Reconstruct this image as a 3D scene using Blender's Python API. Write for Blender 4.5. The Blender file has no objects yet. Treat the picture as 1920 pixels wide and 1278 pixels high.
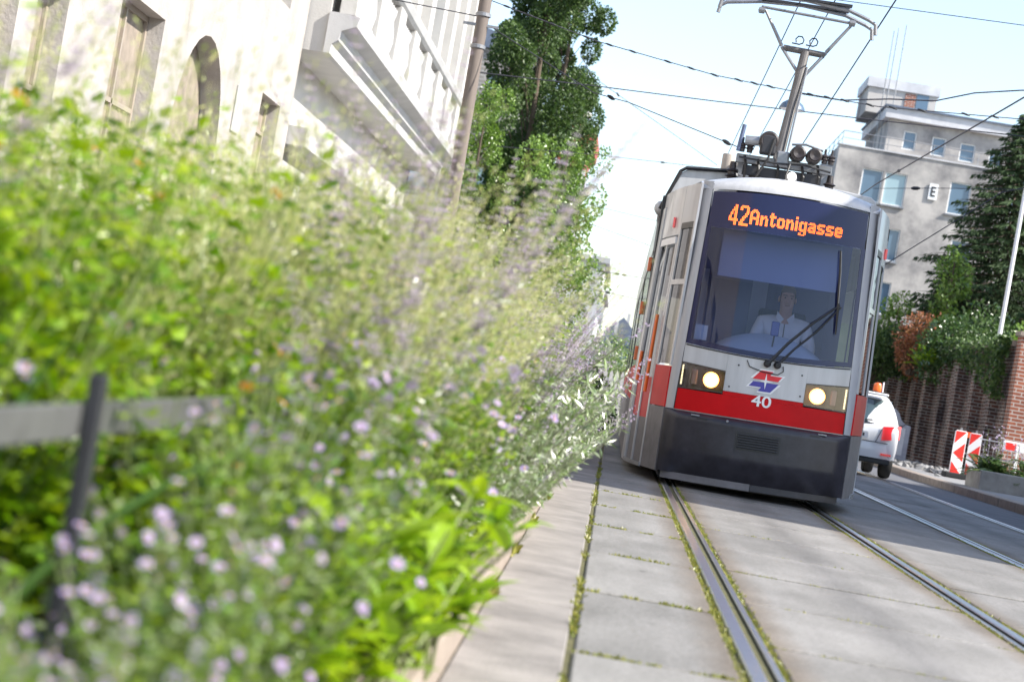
import bpy, bmesh, math, random
from mathutils import Vector, Matrix
R = math.radians
rnd = random.Random(7)
S = bpy.context.scene
COL = S.collection

# ------------------------------------------------------------------ materials
def mat(name, col, rough=.6,  metal=0., var=0., vscale=3., spec=.5, emit=None, estr=0., coat=0., bump=0., bscale=40., col2=None, streak=False, ramp=(.3, .72)):
    m = bpy.data.materials.new(name); m.use_nodes = True
    nt = m.node_tree; b = nt.nodes['Principled BSDF']
    b.inputs['Base Color'].default_value = (*col, 1); b.inputs['Roughness'].default_value = rough
    b.inputs['Metallic'].default_value = metal; b.inputs['Specular IOR Level'].default_value = spec
    if coat: b.inputs['Coat Weight'].default_value = coat; b.inputs['Coat Roughness'].default_value = .06
    if emit: b.inputs['Emission Color'].default_value = (*emit, 1); b.inputs['Emission Strength'].default_value = estr
    if var or bump:
        tc = nt.nodes.new('ShaderNodeTexCoord'); vec = tc.outputs['Object']
        if streak:
            mp = nt.nodes.new('ShaderNodeMapping'); mp.inputs['Scale'].default_value = (1, 1, .12); nt.links.new(vec, mp.inputs['Vector']); vec = mp.outputs[0]
    if var:
        n = nt.nodes.new('ShaderNodeTexNoise'); n.inputs['Scale'].default_value = vscale; n.inputs['Detail'].default_value = 8; n.inputs['Roughness'].default_value = .65
        nt.links.new(vec, n.inputs['Vector'])
        r = nt.nodes.new('ShaderNodeValToRGB'); r.color_ramp.elements[0].position = ramp[0]; r.color_ramp.elements[1].position = ramp[1]
        c2 = col2 or tuple(c*(1-var) for c in col); c1 = col if col2 else tuple(min(1, c*(1+var*.5)) for c in col)
        r.color_ramp.elements[0].color = (*c2, 1); r.color_ramp.elements[1].color = (*c1, 1)
        nt.links.new(n.outputs['Fac'], r.inputs['Fac']); nt.links.new(r.outputs['Color'], b.inputs['Base Color'])
    if bump:
        n2 = nt.nodes.new('ShaderNodeTexNoise'); n2.inputs['Scale'].default_value = bscale; n2.inputs['Detail'].default_value = 6
        nt.links.new(tc.outputs['Object'], n2.inputs['Vector'])
        bp = nt.nodes.new('ShaderNodeBump'); bp.inputs['Strength'].default_value = bump; bp.inputs['Distance'].default_value = .02
        nt.links.new(n2.outputs['Fac'], bp.inputs['Height']); nt.links.new(bp.outputs['Normal'], b.inputs['Normal'])
    return m

def leaf_mat(name, cols, trans=.45, gloss=.08, grough=.35):
    m = bpy.data.materials.new(name); m.use_nodes = True; nt = m.node_tree; nt.nodes.clear()
    o = nt.nodes.new('ShaderNodeOutputMaterial'); g = nt.nodes.new('ShaderNodeNewGeometry')
    r = nt.nodes.new('ShaderNodeValToRGB'); el = r.color_ramp.elements
    while len(el) < len(cols): el.new(.5)
    for i, c in enumerate(cols): el[i].position = i/(len(cols)-1); el[i].color = (*c, 1)
    nt.links.new(g.outputs['Random Per Island'], r.inputs['Fac'])
    d = nt.nodes.new('ShaderNodeBsdfDiffuse'); t = nt.nodes.new('ShaderNodeBsdfTranslucent'); gl = nt.nodes.new('ShaderNodeBsdfGlossy')
    gl.inputs['Roughness'].default_value = grough
    nt.links.new(r.outputs['Color'], d.inputs['Color']); nt.links.new(r.outputs['Color'], t.inputs['Color'])
    m1 = nt.nodes.new('ShaderNodeMixShader'); m1.inputs[0].default_value = trans
    m2 = nt.nodes.new('ShaderNodeMixShader'); m2.inputs[0].default_value = gloss
    nt.links.new(d.outputs[0], m1.inputs[1]); nt.links.new(t.outputs[0], m1.inputs[2])
    nt.links.new(m1.outputs[0], m2.inputs[1]); nt.links.new(gl.outputs[0], m2.inputs[2]); nt.links.new(m2.outputs[0], o.inputs['Surface'])
    return m

def glass_mat(name, tint, refl=.1, rough=.01, ior=1.5, boost=1.0):
    m = bpy.data.materials.new(name); m.use_nodes = True; nt = m.node_tree; nt.nodes.clear()
    o = nt.nodes.new('ShaderNodeOutputMaterial'); t = nt.nodes.new('ShaderNodeBsdfTransparent'); t.inputs['Color'].default_value = (*tint, 1)
    g = nt.nodes.new('ShaderNodeBsdfGlossy'); g.inputs['Roughness'].default_value = rough; g.inputs['Color'].default_value = (.9, .93, 1, 1)
    f = nt.nodes.new('ShaderNodeFresnel'); f.inputs['IOR'].default_value = ior
    a = nt.nodes.new('ShaderNodeMath'); a.operation = 'MULTIPLY_ADD'; a.inputs[1].default_value = boost; a.inputs[2].default_value = refl; a.use_clamp = True
    nt.links.new(f.outputs[0], a.inputs[0])
    x = nt.nodes.new('ShaderNodeMixShader'); nt.links.new(a.outputs[0], x.inputs[0]); nt.links.new(t.outputs[0], x.inputs[1]); nt.links.new(g.outputs[0], x.inputs[2])
    nt.links.new(x.outputs[0], o.inputs['Surface']); return m

def brick_mat(name, c1, c2, mortar, scale=1., mw=.012, stain=.5, sx=1.):
    m = bpy.data.materials.new(name); m.use_nodes = True; nt = m.node_tree; b = nt.nodes['Principled BSDF']; b.inputs['Roughness'].default_value = .9
    tc = nt.nodes.new('ShaderNodeTexCoord'); sp = nt.nodes.new('ShaderNodeSeparateXYZ'); nt.links.new(tc.outputs['Object'], sp.inputs[0])
    ad = nt.nodes.new('ShaderNodeMath'); ad.operation = 'ADD'; nt.links.new(sp.outputs[0], ad.inputs[0]); nt.links.new(sp.outputs[1], ad.inputs[1])
    cb = nt.nodes.new('ShaderNodeCombineXYZ'); nt.links.new(ad.outputs[0], cb.inputs[0]); nt.links.new(sp.outputs[2], cb.inputs[1])
    br = nt.nodes.new('ShaderNodeTexBrick'); br.inputs['Scale'].default_value = scale
    br.inputs['Color1'].default_value = (*c1, 1); br.inputs['Color2'].default_value = (*c2, 1); br.inputs['Mortar'].default_value = (*mortar, 1)
    br.inputs['Mortar Size'].default_value = mw; br.inputs['Brick Width'].default_value = .28*sx; br.inputs['Row Height'].default_value = .085*sx; br.inputs['Bias'].default_value = .1
    nt.links.new(cb.outputs[0], br.inputs['Vector'])
    n = nt.nodes.new('ShaderNodeTexNoise'); n.inputs['Scale'].default_value = 1.3; n.inputs['Detail'].default_value = 9; n.inputs['Roughness'].default_value = .7
    nt.links.new(tc.outputs['Object'], n.inputs['Vector'])
    rp = nt.nodes.new('ShaderNodeValToRGB'); rp.color_ramp.elements[0].position = .35; rp.color_ramp.elements[1].position = .65
    rp.color_ramp.elements[0].color = (1-stain, 1-stain, 1-stain*.95, 1); rp.color_ramp.elements[1].color = (1, 1, 1, 1)
    nt.links.new(n.outputs['Fac'], rp.inputs['Fac'])
    mx = nt.nodes.new('ShaderNodeMixRGB'); mx.blend_type = 'MULTIPLY'; mx.inputs[0].default_value = 1
    nt.links.new(br.outputs['Color'], mx.inputs[1]); nt.links.new(rp.outputs['Color'], mx.inputs[2]); nt.links.new(mx.outputs[0], b.inputs['Base Color'])
    bp = nt.nodes.new('ShaderNodeBump'); bp.inputs['Strength'].default_value = .5; bp.inputs['Distance'].default_value = .01; bp.invert = True
    nt.links.new(br.outputs['Fac'], bp.inputs['Height']); nt.links.new(bp.outputs[0], b.inputs['Normal'])
    return m

def attr_mat(name, base, rough=.75):
    """concrete slabs: the colour each slab was cast in comes from its own random island, plus grain and wear"""
    m = bpy.data.materials.new(name); m.use_nodes = True; nt = m.node_tree; b = nt.nodes['Principled BSDF']; b.inputs['Roughness'].default_value = rough
    b.inputs['Specular IOR Level'].default_value = .35
    g = nt.nodes.new('ShaderNodeNewGeometry'); tc = nt.nodes.new('ShaderNodeTexCoord')
    r = nt.nodes.new('ShaderNodeValToRGB'); r.color_ramp.elements[0].color = (*[c*.86 for c in base], 1); r.color_ramp.elements[1].color = (*[min(1, c*1.1) for c in base], 1)
    nt.links.new(g.outputs['Random Per Island'], r.inputs['Fac'])
    cur = r.outputs['Color']
    for sc, lo, p0, p1, st in ((1.3, .78, .38, .62, (1, .8, 1)), (6, .88, .40, .60, (1, .18, 1)), (4.3, .58, .26, .34, (1.3, 1, 1)), (34, .80, .35, .60, (1, 1, 1)), (150, .66, .38, .58, (1, 1, 1))):
        mp = nt.nodes.new('ShaderNodeMapping'); mp.inputs['Scale'].default_value = st; nt.links.new(tc.outputs['Object'], mp.inputs[0])
        n = nt.nodes.new('ShaderNodeTexNoise'); n.inputs['Scale'].default_value = sc; n.inputs['Detail'].default_value = 7; nt.links.new(mp.outputs[0], n.inputs['Vector'])
        q = nt.nodes.new('ShaderNodeValToRGB'); q.color_ramp.elements[0].position = p0; q.color_ramp.elements[1].position = p1
        q.color_ramp.elements[0].color = (lo, lo, lo*.99, 1); q.color_ramp.elements[1].color = (1, 1, 1, 1); nt.links.new(n.outputs['Fac'], q.inputs[0])
        mx = nt.nodes.new('ShaderNodeMixRGB'); mx.blend_type = 'MULTIPLY'; mx.inputs[0].default_value = 1
        nt.links.new(cur, mx.inputs[1]); nt.links.new(q.outputs[0], mx.inputs[2]); cur = mx.outputs[0]
    # rust washed off the rails and the oily drip line in the middle of each track
    sx = nt.nodes.new('ShaderNodeSeparateXYZ'); nt.links.new(tc.outputs['Object'], sx.inputs[0])
    n3 = nt.nodes.new('ShaderNodeTexNoise'); n3.inputs['Scale'].default_value = 2.2; n3.inputs['Detail'].default_value = 6; nt.links.new(tc.outputs['Object'], n3.inputs['Vector'])
    wb = nt.nodes.new('ShaderNodeMath'); wb.operation = 'MULTIPLY_ADD'; wb.inputs[1].default_value = .10; wb.inputs[2].default_value = -.05; nt.links.new(n3.outputs['Fac'], wb.inputs[0])
    ax = nt.nodes.new('ShaderNodeMath'); ax.operation = 'ADD'; nt.links.new(sx.outputs[0], ax.inputs[0]); nt.links.new(wb.outputs[0], ax.inputs[1])
    mr = nt.nodes.new('ShaderNodeMapRange'); mr.inputs['From Max'].default_value = 5.; nt.links.new(ax.outputs[0], mr.inputs['Value'])
    rr = nt.nodes.new('ShaderNodeValToRGB'); wht, rst, oil = (1, 1, 1, 1), (.74, .64, .54, 1), (.76, .76, .77, 1); stops = []
    for q in (.67, 2.105, 3.43, 4.865): stops += [(q-.24, wht), (q-.10, rst), (q+.10, rst), (q+.24, wht)] if q < 4.8 else [(q-.24, wht), (q-.10, rst)]
    for q in (1.39, 4.15): stops += [(q-.22, wht), (q, oil), (q+.22, wht)]
    stops.sort(); e = rr.color_ramp.elements
    while len(e) < len(stops): e.new(.5)
    for k, (p_, c_) in enumerate(stops): e[k].position = p_/5; e[k].color = c_
    nt.links.new(mr.outputs[0], rr.inputs['Fac']); mx = nt.nodes.new('ShaderNodeMixRGB'); mx.blend_type = 'MULTIPLY'; mx.inputs[0].default_value = 1
    nt.links.new(cur, mx.inputs[1]); nt.links.new(rr.outputs[0], mx.inputs[2]); cur = mx.outputs[0]
    nt.links.new(cur, b.inputs['Base Color'])
    bp = nt.nodes.new('ShaderNodeBump'); bp.inputs['Strength'].default_value = .25; bp.inputs['Distance'].default_value = .004
    nt.links.new(n.outputs['Fac'], bp.inputs['Height']); nt.links.new(bp.outputs[0], b.inputs['Normal'])
    return m

M = {}
M['slab'] = attr_mat('slab_concrete', (.325, .31, .295))
M['asphalt'] = mat('worn_asphalt', (.125, .125, .135), .85, var=.3, vscale=2.2, bump=.3, bscale=120)
M['gutter'] = mat('gutter_concrete', (.28, .255, .235), .85, var=.40, vscale=2.6, bump=.3, bscale=90)
M['pave'] = mat('pavement_grey', (.25, .245, .24), .85, var=.25, vscale=1.5, bump=.2)
M['ground'] = mat('ground_earth', (.12, .10, .06), .95, var=.5, vscale=6)
M['mossbase'] = mat('moss_joint', (.16, .15, .05), .95, var=.6, vscale=22, col2=(.05, .045, .03))
M['soil'] = mat('bed_soil', (.05, .035, .025), .95, var=.4, vscale=12, bump=.6, bscale=30)
M['kerb'] = mat('kerb_stone', (.30, .245, .20), .8, var=.3, vscale=7, bump=.3, bscale=60)
M['rail'] = mat('rail_steel', (.60, .60, .62), .3, 1., var=.15, vscale=14)
M['raildark'] = mat('rail_groove', (.035, .03, .03), .7, .3)
M['white_stucco'] = mat('white_stucco', (.50, .485, .46), .85, var=.14, vscale=.8, bump=.25, bscale=25)
M['grey_stucco'] = mat('grey_stucco', (.46, .455, .45), .85, var=.15, vscale=1.0, bump=.2, bscale=25)
M['rough_stucco'] = mat('rough_stucco', (.41, .38, .35), .9, var=.26, vscale=1.1, bump=.5, bscale=18)
M['old_plaster'] = mat('old_plaster', (.50, .47, .44), .9, var=.4, vscale=.33, col2=(.185, .178, .18), bump=.15, ramp=(.40, .60))
M['oldp_white'] = mat('plaster_band', (.60, .60, .62), .9, var=.3, vscale=.8)
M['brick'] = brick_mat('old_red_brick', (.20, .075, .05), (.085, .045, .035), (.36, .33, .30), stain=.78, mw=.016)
M['brick_bright'] = brick_mat('red_brick_pier', (.38, .12, .06), (.26, .085, .05), (.50, .45, .40), stain=.35)  # brighter, less stained brick than the ribbed wall
M['brick_grey'] = brick_mat('grey_brick', (.36, .33, .29), (.26, .24, .22), (.45, .43, .4), stain=.35, sx=2.4, mw=.03)
M['red_cornice'] = mat('red_paint_cornice', (.34, .085, .06), .7, var=.15)
M['dark_open'] = mat('dark_opening', (.30, .25, .20), .9, var=.4, vscale=3)
M['pane'] = mat('window_pane', (.09, .15, .22), .05, spec=.9)  # blue in the base colour stands in for reflected sky
M['pane_pale'] = mat('window_pane_pale', (.30, .42, .46), .08, spec=.9)  # paler blue base colour, again standing in for reflected sky
M['frame_white'] = mat('white_window_frame', (.74, .74, .73), .5)
M['frame_brown'] = mat('brown_window_frame', (.33, .28, .23), .6)
M['metal_grey'] = mat('grey_metal', (.30, .305, .32), .45, .6, var=.3, vscale=5)
M['metal_dark'] = mat('dark_metal', (.035, .035, .04), .5, .3)
M['black'] = mat('black_plastic', (.02, .02, .022), .45)
M['wire'] = mat('wire_dark', (.06, .06, .075), .6, .4)
M['tgrey'] = mat('tram_grey_paint', (.52, .52, .53), .34, spec=.5, coat=.3, var=.26, vscale=5, bump=.06, bscale=5, streak=True)
M['tgrey2'] = mat('tram_pillar_grey', (.43, .43, .45), .32, coat=.3, var=.2, vscale=4, streak=True)
M['tred'] = mat('tram_red_paint', (.56, .004, .008), .42, spec=.15, coat=.02, var=.16, vscale=4, bump=.05, bscale=6)
M['tdark'] = mat('tram_bumper_dark', (.030, .028, .038), .36, spec=.5, var=.45, vscale=7, bump=.08, bscale=9)
M['tskirt'] = mat('tram_skirt', (.16, .15, .16), .5, var=.3, vscale=8)
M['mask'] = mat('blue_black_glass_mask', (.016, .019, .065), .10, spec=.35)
M['windscreen'] = glass_mat('windscreen_glass', (.68, .75, .97), .012, .005, boost=.65)  # blue tint adds to the sky reflection painted into the cab
M['sideglass'] = glass_mat('side_glass', (.13, .115, .11), .055, .01, boost=.6)
M['lens'] = glass_mat('headlight_lens', (.80, .76, .72), .03, .01, boost=.7)
M['hlbox'] = mat('headlight_housing', (.06, .045, .04), .3, spec=.6)
M['hlemit'] = mat('headlight_bulb', (1, .9, .7), .3, emit=(1, .82, .50), estr=14)
M['hlring'] = mat('headlight_reflector_glow', (.9, .75, .5), .15, .9, emit=(1, .50, .14), estr=1.3)  # warm emission stands in for lamp light caught by the bowl
M['ledstrip'] = mat('led_strip', (.95, .85, .6), .4, emit=(1, .86, .5), estr=1.0)
M['ledoff'] = mat('indicator_lens', (.30, .20, .22), .15, spec=.8)
M['toplamp'] = mat('top_lamp', (1, 1, .95), .2, emit=(1, .97, .88), estr=7)
M['led'] = mat('led_orange', (1, .25, .05), .5, emit=(1, .11, .015), estr=1.7)
M['orange'] = mat('orange_lens', (.90, .16, .02), .3, spec=.6, coat=.3)
M['wh'] = mat('white_vinyl', (.82, .82, .82), .4)
M['logored'] = mat('logo_red', (.72, .02, .03), .4)
M['logoblue'] = mat('logo_blue', (.06, .05, .32), .4)
M['blueroof'] = mat('tram_blue_roof', (.10, .13, .22), .5)
M['cabwall'] = mat('cab_wall_sky_tint', (.11, .135, .31), .6, var=.1)  # blue of the cab colours stands in for sky reflected in the windscreen
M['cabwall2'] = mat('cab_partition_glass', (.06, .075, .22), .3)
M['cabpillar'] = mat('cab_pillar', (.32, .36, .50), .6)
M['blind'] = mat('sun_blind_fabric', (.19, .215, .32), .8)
M['dash'] = mat('dashboard_grey', (.40, .44, .50), .6, var=.08)
M['seat'] = mat('seat_cloth', (.04, .05, .10), .9)
M['skin'] = mat('skin', (.66, .40, .31), .55, var=.08, vscale=20)
M['lip'] = mat('lip', (.36, .17, .14), .6)
M['hair'] = mat('grey_hair', (.20, .15, .12), .8)
M['shirt'] = mat('white_shirt', (.80, .80, .82), .85, bump=.3, bscale=12)
M['trousers'] = mat('dark_trousers', (.03, .03, .05), .9)
M['carwhite'] = mat('car_white_paint', (.78, .78, .79), .25, coat=.5)
M['tyre'] = mat('tyre_rubber', (.025, .025, .025), .85)
M['rim'] = mat('wheel_rim', (.45, .45, .47), .35, .8)
M['redlens'] = mat('red_lens', (.60, .02, .03), .15, spec=.8, coat=.5, emit=(.9, .03, .03), estr=.15)
M['carglass'] = mat('car_glass', (.05, .08, .09), .06, spec=.9)
M['plate'] = mat('number_plate', (.8, .8, .8), .4)
M['refred'] = mat('reflective_red', (.78, .03, .02), .45)
M['refwhite'] = mat('reflective_white', (.84, .83, .82), .45)
M['orangepl'] = mat('orange_plastic', (.85, .13, .03), .5)
M['concrete'] = mat('planter_concrete', (.36, .34, .31), .85, var=.3, vscale=4, bump=.2)
M['cabinet'] = mat('grey_cabinet', (.42, .43, .47), .7, var=.35, vscale=5, col2=(.26, .26, .30))
M['wood'] = mat('weathered_pole', (.24, .195, .16), .8, var=.45, vscale=6, col2=(.12, .10, .09), streak=True)
M['whitepole'] = mat('white_pole', (.72, .73, .76), .4)
M['rail_flat'] = mat('galvanised_bar', (.13, .13, .125), .5, .3, var=.3, vscale=12)
M['bark'] = mat('bark', (.12, .09, .065), .95, var=.4, vscale=15)
M['stem'] = mat('green_stem', (.16, .20, .06), .7)
M['silverstem'] = mat('pale_stem', (.20, .21, .13), .8)
M['lampblue'] = mat('lamp_shade_blue', (.10, .15, .22), .4, .3)
M['rooftile'] = mat('slate_roof', (.13, .16, .22), .7, var=.3, vscale=2)
M['pale_house'] = mat('pale_render', (.55, .54, .54), .9, var=.15)
M['ceram'] = mat('beige_ceramic', (.42, .37, .32), .5, var=.2)
M['mast'] = mat('mast_paint', (.13, .12, .115), .5, var=.25, vscale=8)
M['drum'] = mat('brown_drum', (.035, .028, .028), .45)
# foliage
M['lf_green'] = leaf_mat('leaf_bright', [(.03, .09, .003), (.17, .34, .004), (.32, .46, .005), (.07, .18, .003), (.38, .48, .006), (.13, .28, .003)], .48, .07, .3)  # darkest stops stand in for shaded gaps between leaves
M['lf_yel'] = leaf_mat('leaf_yellowgreen', [(.16, .30, .006), (.28, .44, .010), (.36, .48, .015)], .5, .06)
M['lf_silver'] = leaf_mat('leaf_silver', [(.07, .12, .03), (.26, .34, .14), (.52, .54, .42), (.20, .32, .05), (.12, .19, .03)], .35, .12, .3)
M['lf_aster'] = leaf_mat('leaf_aster', [(.02, .06, .004), (.15, .29, .008), (.40, .46, .24), (.04, .09, .005), (.32, .44, .012), (.07, .17, .008), (.20, .34, .01)], .45, .10, .28)  # dark stops paint shaded gaps, the pale stop adds sparkle to silvery leaves
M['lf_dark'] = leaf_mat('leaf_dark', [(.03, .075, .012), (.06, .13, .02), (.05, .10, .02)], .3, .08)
M['petal'] = leaf_mat('petal_mauve', [(.38, .27, .58), (.48, .38, .64), (.58, .50, .66), (.32, .20, .52)], .35, .02)
M['sagefl'] = leaf_mat('sage_floret', [(.42, .32, .50), (.56, .46, .58), (.66, .58, .62), (.38, .28, .48), (.60, .52, .52)], .4, .03)
M['sagedk'] = leaf_mat('sage_bract', [(.20, .14, .22), (.34, .26, .34)], .3, .03)
M['yelc'] = mat('flower_centre', (.62, .36, .14), .8)
M['orangefl'] = leaf_mat('petal_orange', [(.85, .22, .01), (.92, .34, .02)], .35, .03)
M['straw'] = leaf_mat('grass_straw', [(.46, .46, .14), (.66, .62, .32), (.32, .42, .07), (.76, .72, .46)], .45, .06)
M['tree'] = leaf_mat('tree_leaf', [(.03, .065, .016), (.055, .11, .022), (.12, .20, .04), (.045, .09, .025)], .38, .05, .5)
M['treepale'] = leaf_mat('tree_leaf_light', [(.10, .19, .03), (.17, .29, .04), (.24, .36, .06)], .4, .06)  # lighter green leaves for the lime, street trees and bushes
M['needle'] = leaf_mat('spruce_needle', [(.03, .055, .022), (.06, .10, .04), (.09, .14, .06)], .2, .02, .6)
M['rustleaf'] = leaf_mat('leaf_rust', [(.30, .10, .05), (.42, .17, .08), (.20, .12, .04)], .35, .05)
M['mossleaf'] = leaf_mat('moss_blade', [(.20, .22, .03), (.32, .30, .06), (.14, .19, .03), (.38, .34, .12)], .3, .03)

# ------------------------------------------------------------------ mesh builder
def wloc(o):
    v = Vector((0, 0, 0))
    while o: v += o.location; o = o.parent
    return v
class MB:
    def __init__(s): s.v = []; s.f = []; s.m = []; s.cur = 0
    def add(s, vs, fs):
        n = len(s.v); s.v += [tuple(v) for v in vs]; s.f += [tuple(n+i for i in f) for f in fs]; s.m += [s.cur]*len(fs); return s
    def box(s, x0, x1, y0, y1, z0, z1):
        return s.add([(x0,y0,z0),(x1,y0,z0),(x1,y1,z0),(x0,y1,z0),(x0,y0,z1),(x1,y0,z1),(x1,y1,z1),(x0,y1,z1)],
                     [(3,2,1,0),(4,5,6,7),(0,1,5,4),(1,2,6,5),(2,3,7,6),(3,0,4,7)])
    def quad(s, a, b, c, d): return s.add([a, b, c, d], [(0,1,2,3)])
    def prism(s, poly, axis, a, b):
        """extrude a 2-D polygon; axis 'y': poly in (x,z); axis 'x': (y,z); axis 'z': (x,y)"""
        def P(p, t): return {'y': (p[0], t, p[1]), 'x': (t, p[0], p[1]), 'z': (p[0], p[1], t)}[axis]
        n = len(poly)
        s.add([P(p, a) for p in poly]+[P(p, b) for p in poly], [tuple(range(n))[::-1], tuple(range(n, 2*n))]+[(i, (i+1) % n, n+(i+1) % n, n+i) for i in range(n)])
        return s
    def tube(s, pts, r, n=8, cap=True):
        pts = [Vector(p) for p in pts]; k = len(pts); vs = []; rr = r if isinstance(r, (list, tuple)) else [r]*k
        up = Vector((0, 0, 1)); prev = None
        for i, p in enumerate(pts):
            d = (pts[min(i+1, k-1)]-pts[max(i-1, 0)]); d = d.normalized() if d.length > 1e-9 else up
            if prev is None:
                a = d.cross(up) if abs(d.z) < .95 else d.cross(Vector((1, 0, 0)))
            else: a = prev-d*prev.dot(d)
            a.normalize(); prev = a; b = d.cross(a)
            for j in range(n):
                t = 2*math.pi*j/n; vs.append(p+(a*math.cos(t)+b*math.sin(t))*rr[i])
        fs = [(i*n+j, i*n+(j+1) % n, (i+1)*n+(j+1) % n, (i+1)*n+j) for i in range(k-1) for j in range(n)]
        if cap: fs += [tuple(range(n))[::-1], tuple(range((k-1)*n, k*n))]
        return s.add(vs, fs)
    def cyl(s, a, b, r, n=16): return s.tube([a, b], r, n)
    def lathe(s, c, prof, n=20, axis='z'):
        vs = []; k = len(prof)
        for r, z in prof:
            for j in range(n):
                t = 2*math.pi*j/n; x, y = r*math.cos(t), r*math.sin(t)
                vs.append({'z': (c[0]+x, c[1]+y, c[2]+z), 'y': (c[0]+x, c[1]+z, c[2]+y), 'x': (c[0]+z, c[1]+x, c[2]+y)}[axis])
        fs = [(i*n+j, i*n+(j+1) % n, (i+1)*n+(j+1) % n, (i+1)*n+j) for i in range(k-1) for j in range(n)]
        fs += [tuple(range(n))[::-1], tuple(range((k-1)*n, k*n))]
        return s.add(vs, fs)
    def grid(s, fn, nu, nv):
        vs = [fn(i/nu, j/nv) for j in range(nv+1) for i in range(nu+1)]; w = nu+1
        return s.add(vs, [(j*w+i, j*w+i+1, (j+1)*w+i+1, (j+1)*w+i) for j in range(nv) for i in range(nu)])
    def leaf(s, p, d, w, L, W, fold=.25):
        """one leaf: p base, d direction, w width direction"""
        q = p+d*(L*.5); nrm = d.cross(w)
        s.add([p, q+w*(W*.5)+nrm*(W*fold), p+d*L, q-w*(W*.5)+nrm*(W*fold)], [(0,1,2,3)])
    def build(s, name, mats, parent=None, smooth=False, bevel=0., auto=True):
        me = bpy.data.meshes.new(name); off = wloc(parent) if parent else Vector((0, 0, 0))
        me.from_pydata([(v[0]-off.x, v[1]-off.y, v[2]-off.z) for v in s.v], [], s.f)
        if not isinstance(mats, (list, tuple)): mats = [mats]
        for m in mats: me.materials.append(m)
        if len(mats) > 1: me.polygons.foreach_set('material_index', s.m)
        o = bpy.data.objects.new(name, me); COL.objects.link(o)
        if parent: o.parent = parent
        if auto:
            bm = bmesh.new(); bm.from_mesh(me); bmesh.ops.recalc_face_normals(bm, faces=bm.faces); bm.to_mesh(me); bm.free()
        if smooth:
            me.polygons.foreach_set('use_smooth', [True]*len(me.polygons))
            try: me.set_sharp_from_angle(angle=R(38))
            except Exception: pass
        if bevel:
            b = o.modifiers.new('bevel', 'BEVEL'); b.width = bevel; b.segments = 2; b.limit_method = 'ANGLE'; b.angle_limit = R(40)
        me.update(); return o
def tag(o, label=None, cat=None, group=None, kind=None):
    if label: o['label'] = label
    if cat: o['category'] = cat
    if group: o['group'] = group
    if kind: o['kind'] = kind
    return o
def thing(name, label, cat, loc=(0,0,0), group=None):
    o = bpy.data.objects.new(name, None); COL.objects.link(o); o.location = loc; o.empty_display_size = .2
    return tag(o, label, cat, group)
def dup(root, loc, rz=0, sc=1., label=None):
    r = root.copy(); COL.objects.link(r); r.location = loc; r.rotation_euler = (0, 0, rz)
    r.scale = (sc, sc, sc) if not isinstance(sc, tuple) else sc
    if label: r['label'] = label
    for ch in root.children:
        c = ch.copy(); COL.objects.link(c); c.parent = r
        for g in ch.children:
            d = g.copy(); COL.objects.link(d); d.parent = c
    return r
def struct(name, mb, m, **k): o = mb.build(name, m, **k); o['kind'] = 'structure'; return o
def text_mb(txt, w, h, put):
    """letters as thin solids; put((u,v,t)) maps text space (0..1 scaled to w x h, t depth) to the world"""
    c = bpy.data.curves.new('letters', 'FONT'); c.body = txt; c.extrude = .02; c.offset = .012
    o = bpy.data.objects.new('letters', c); COL.objects.link(o); bpy.context.view_layer.update()
    me = bpy.data.meshes.new_from_object(o.evaluated_get(bpy.context.evaluated_depsgraph_get()))
    xs = [v.co.x for v in me.vertices]; ys = [v.co.y for v in me.vertices]
    mb = MB(); mb.add([put(((v.co.x-min(xs))/(max(xs)-min(xs))*w, (v.co.y-min(ys))/(max(ys)-min(ys))*h, v.co.z)) for v in me.vertices], [tuple(p.vertices) for p in me.polygons])
    bpy.data.objects.remove(o); bpy.data.meshes.remove(me); bpy.data.curves.remove(c); return mb

def facade(mb, P, a0, a1, z0, z1, ops, depth):
    """a wall with real openings. P(a,z,t): t metres into the wall. ops: (a0,a1,z0,z1[,arch])"""
    A = sorted({a0, a1, *[o[0] for o in ops], *[o[1] for o in ops]}); Z = sorted({z0, z1, *[o[2] for o in ops], *[o[3] for o in ops]})
    for i in range(len(A)-1):
        for j in range(len(Z)-1):
            ca, cz = (A[i]+A[i+1])/2, (Z[j]+Z[j+1])/2
            if any(o[0] < ca < o[1] and o[2] < cz < o[3] for o in ops): continue
            mb.quad(P(A[i], Z[j], 0), P(A[i+1], Z[j], 0), P(A[i+1], Z[j+1], 0), P(A[i], Z[j+1], 0))
    for o in ops:
        l, r, b, t = o[:4]
        if len(o) > 4:
            c = (l+r)/2; ra = (r-l)/2; zc = t-ra; pts = [(c-ra*math.cos(math.pi*k/14), zc+ra*math.sin(math.pi*k/14)) for k in range(15)]
            for k in range(14):
                p, q = pts[k], pts[k+1]; mb.quad(P(p[0], p[1], 0), P(q[0], q[1], 0), P(q[0], t, 0), P(p[0], t, 0))
                mb.quad(P(p[0], p[1], 0), P(q[0], q[1], 0), P(q[0], q[1], depth), P(p[0], p[1], depth))
            t = zc
        else: mb.quad(P(l, t, 0), P(r, t, 0), P(r, t, depth), P(l, t, depth))
        mb.quad(P(l, b, 0), P(l, t, 0), P(l, t, depth), P(l, b, depth)); mb.quad(P(r, b, 0), P(r, t, 0), P(r, t, depth), P(r, b, depth))
        mb.quad(P(l, b, 0), P(r, b, 0), P(r, b, depth), P(l, b, depth))
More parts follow.
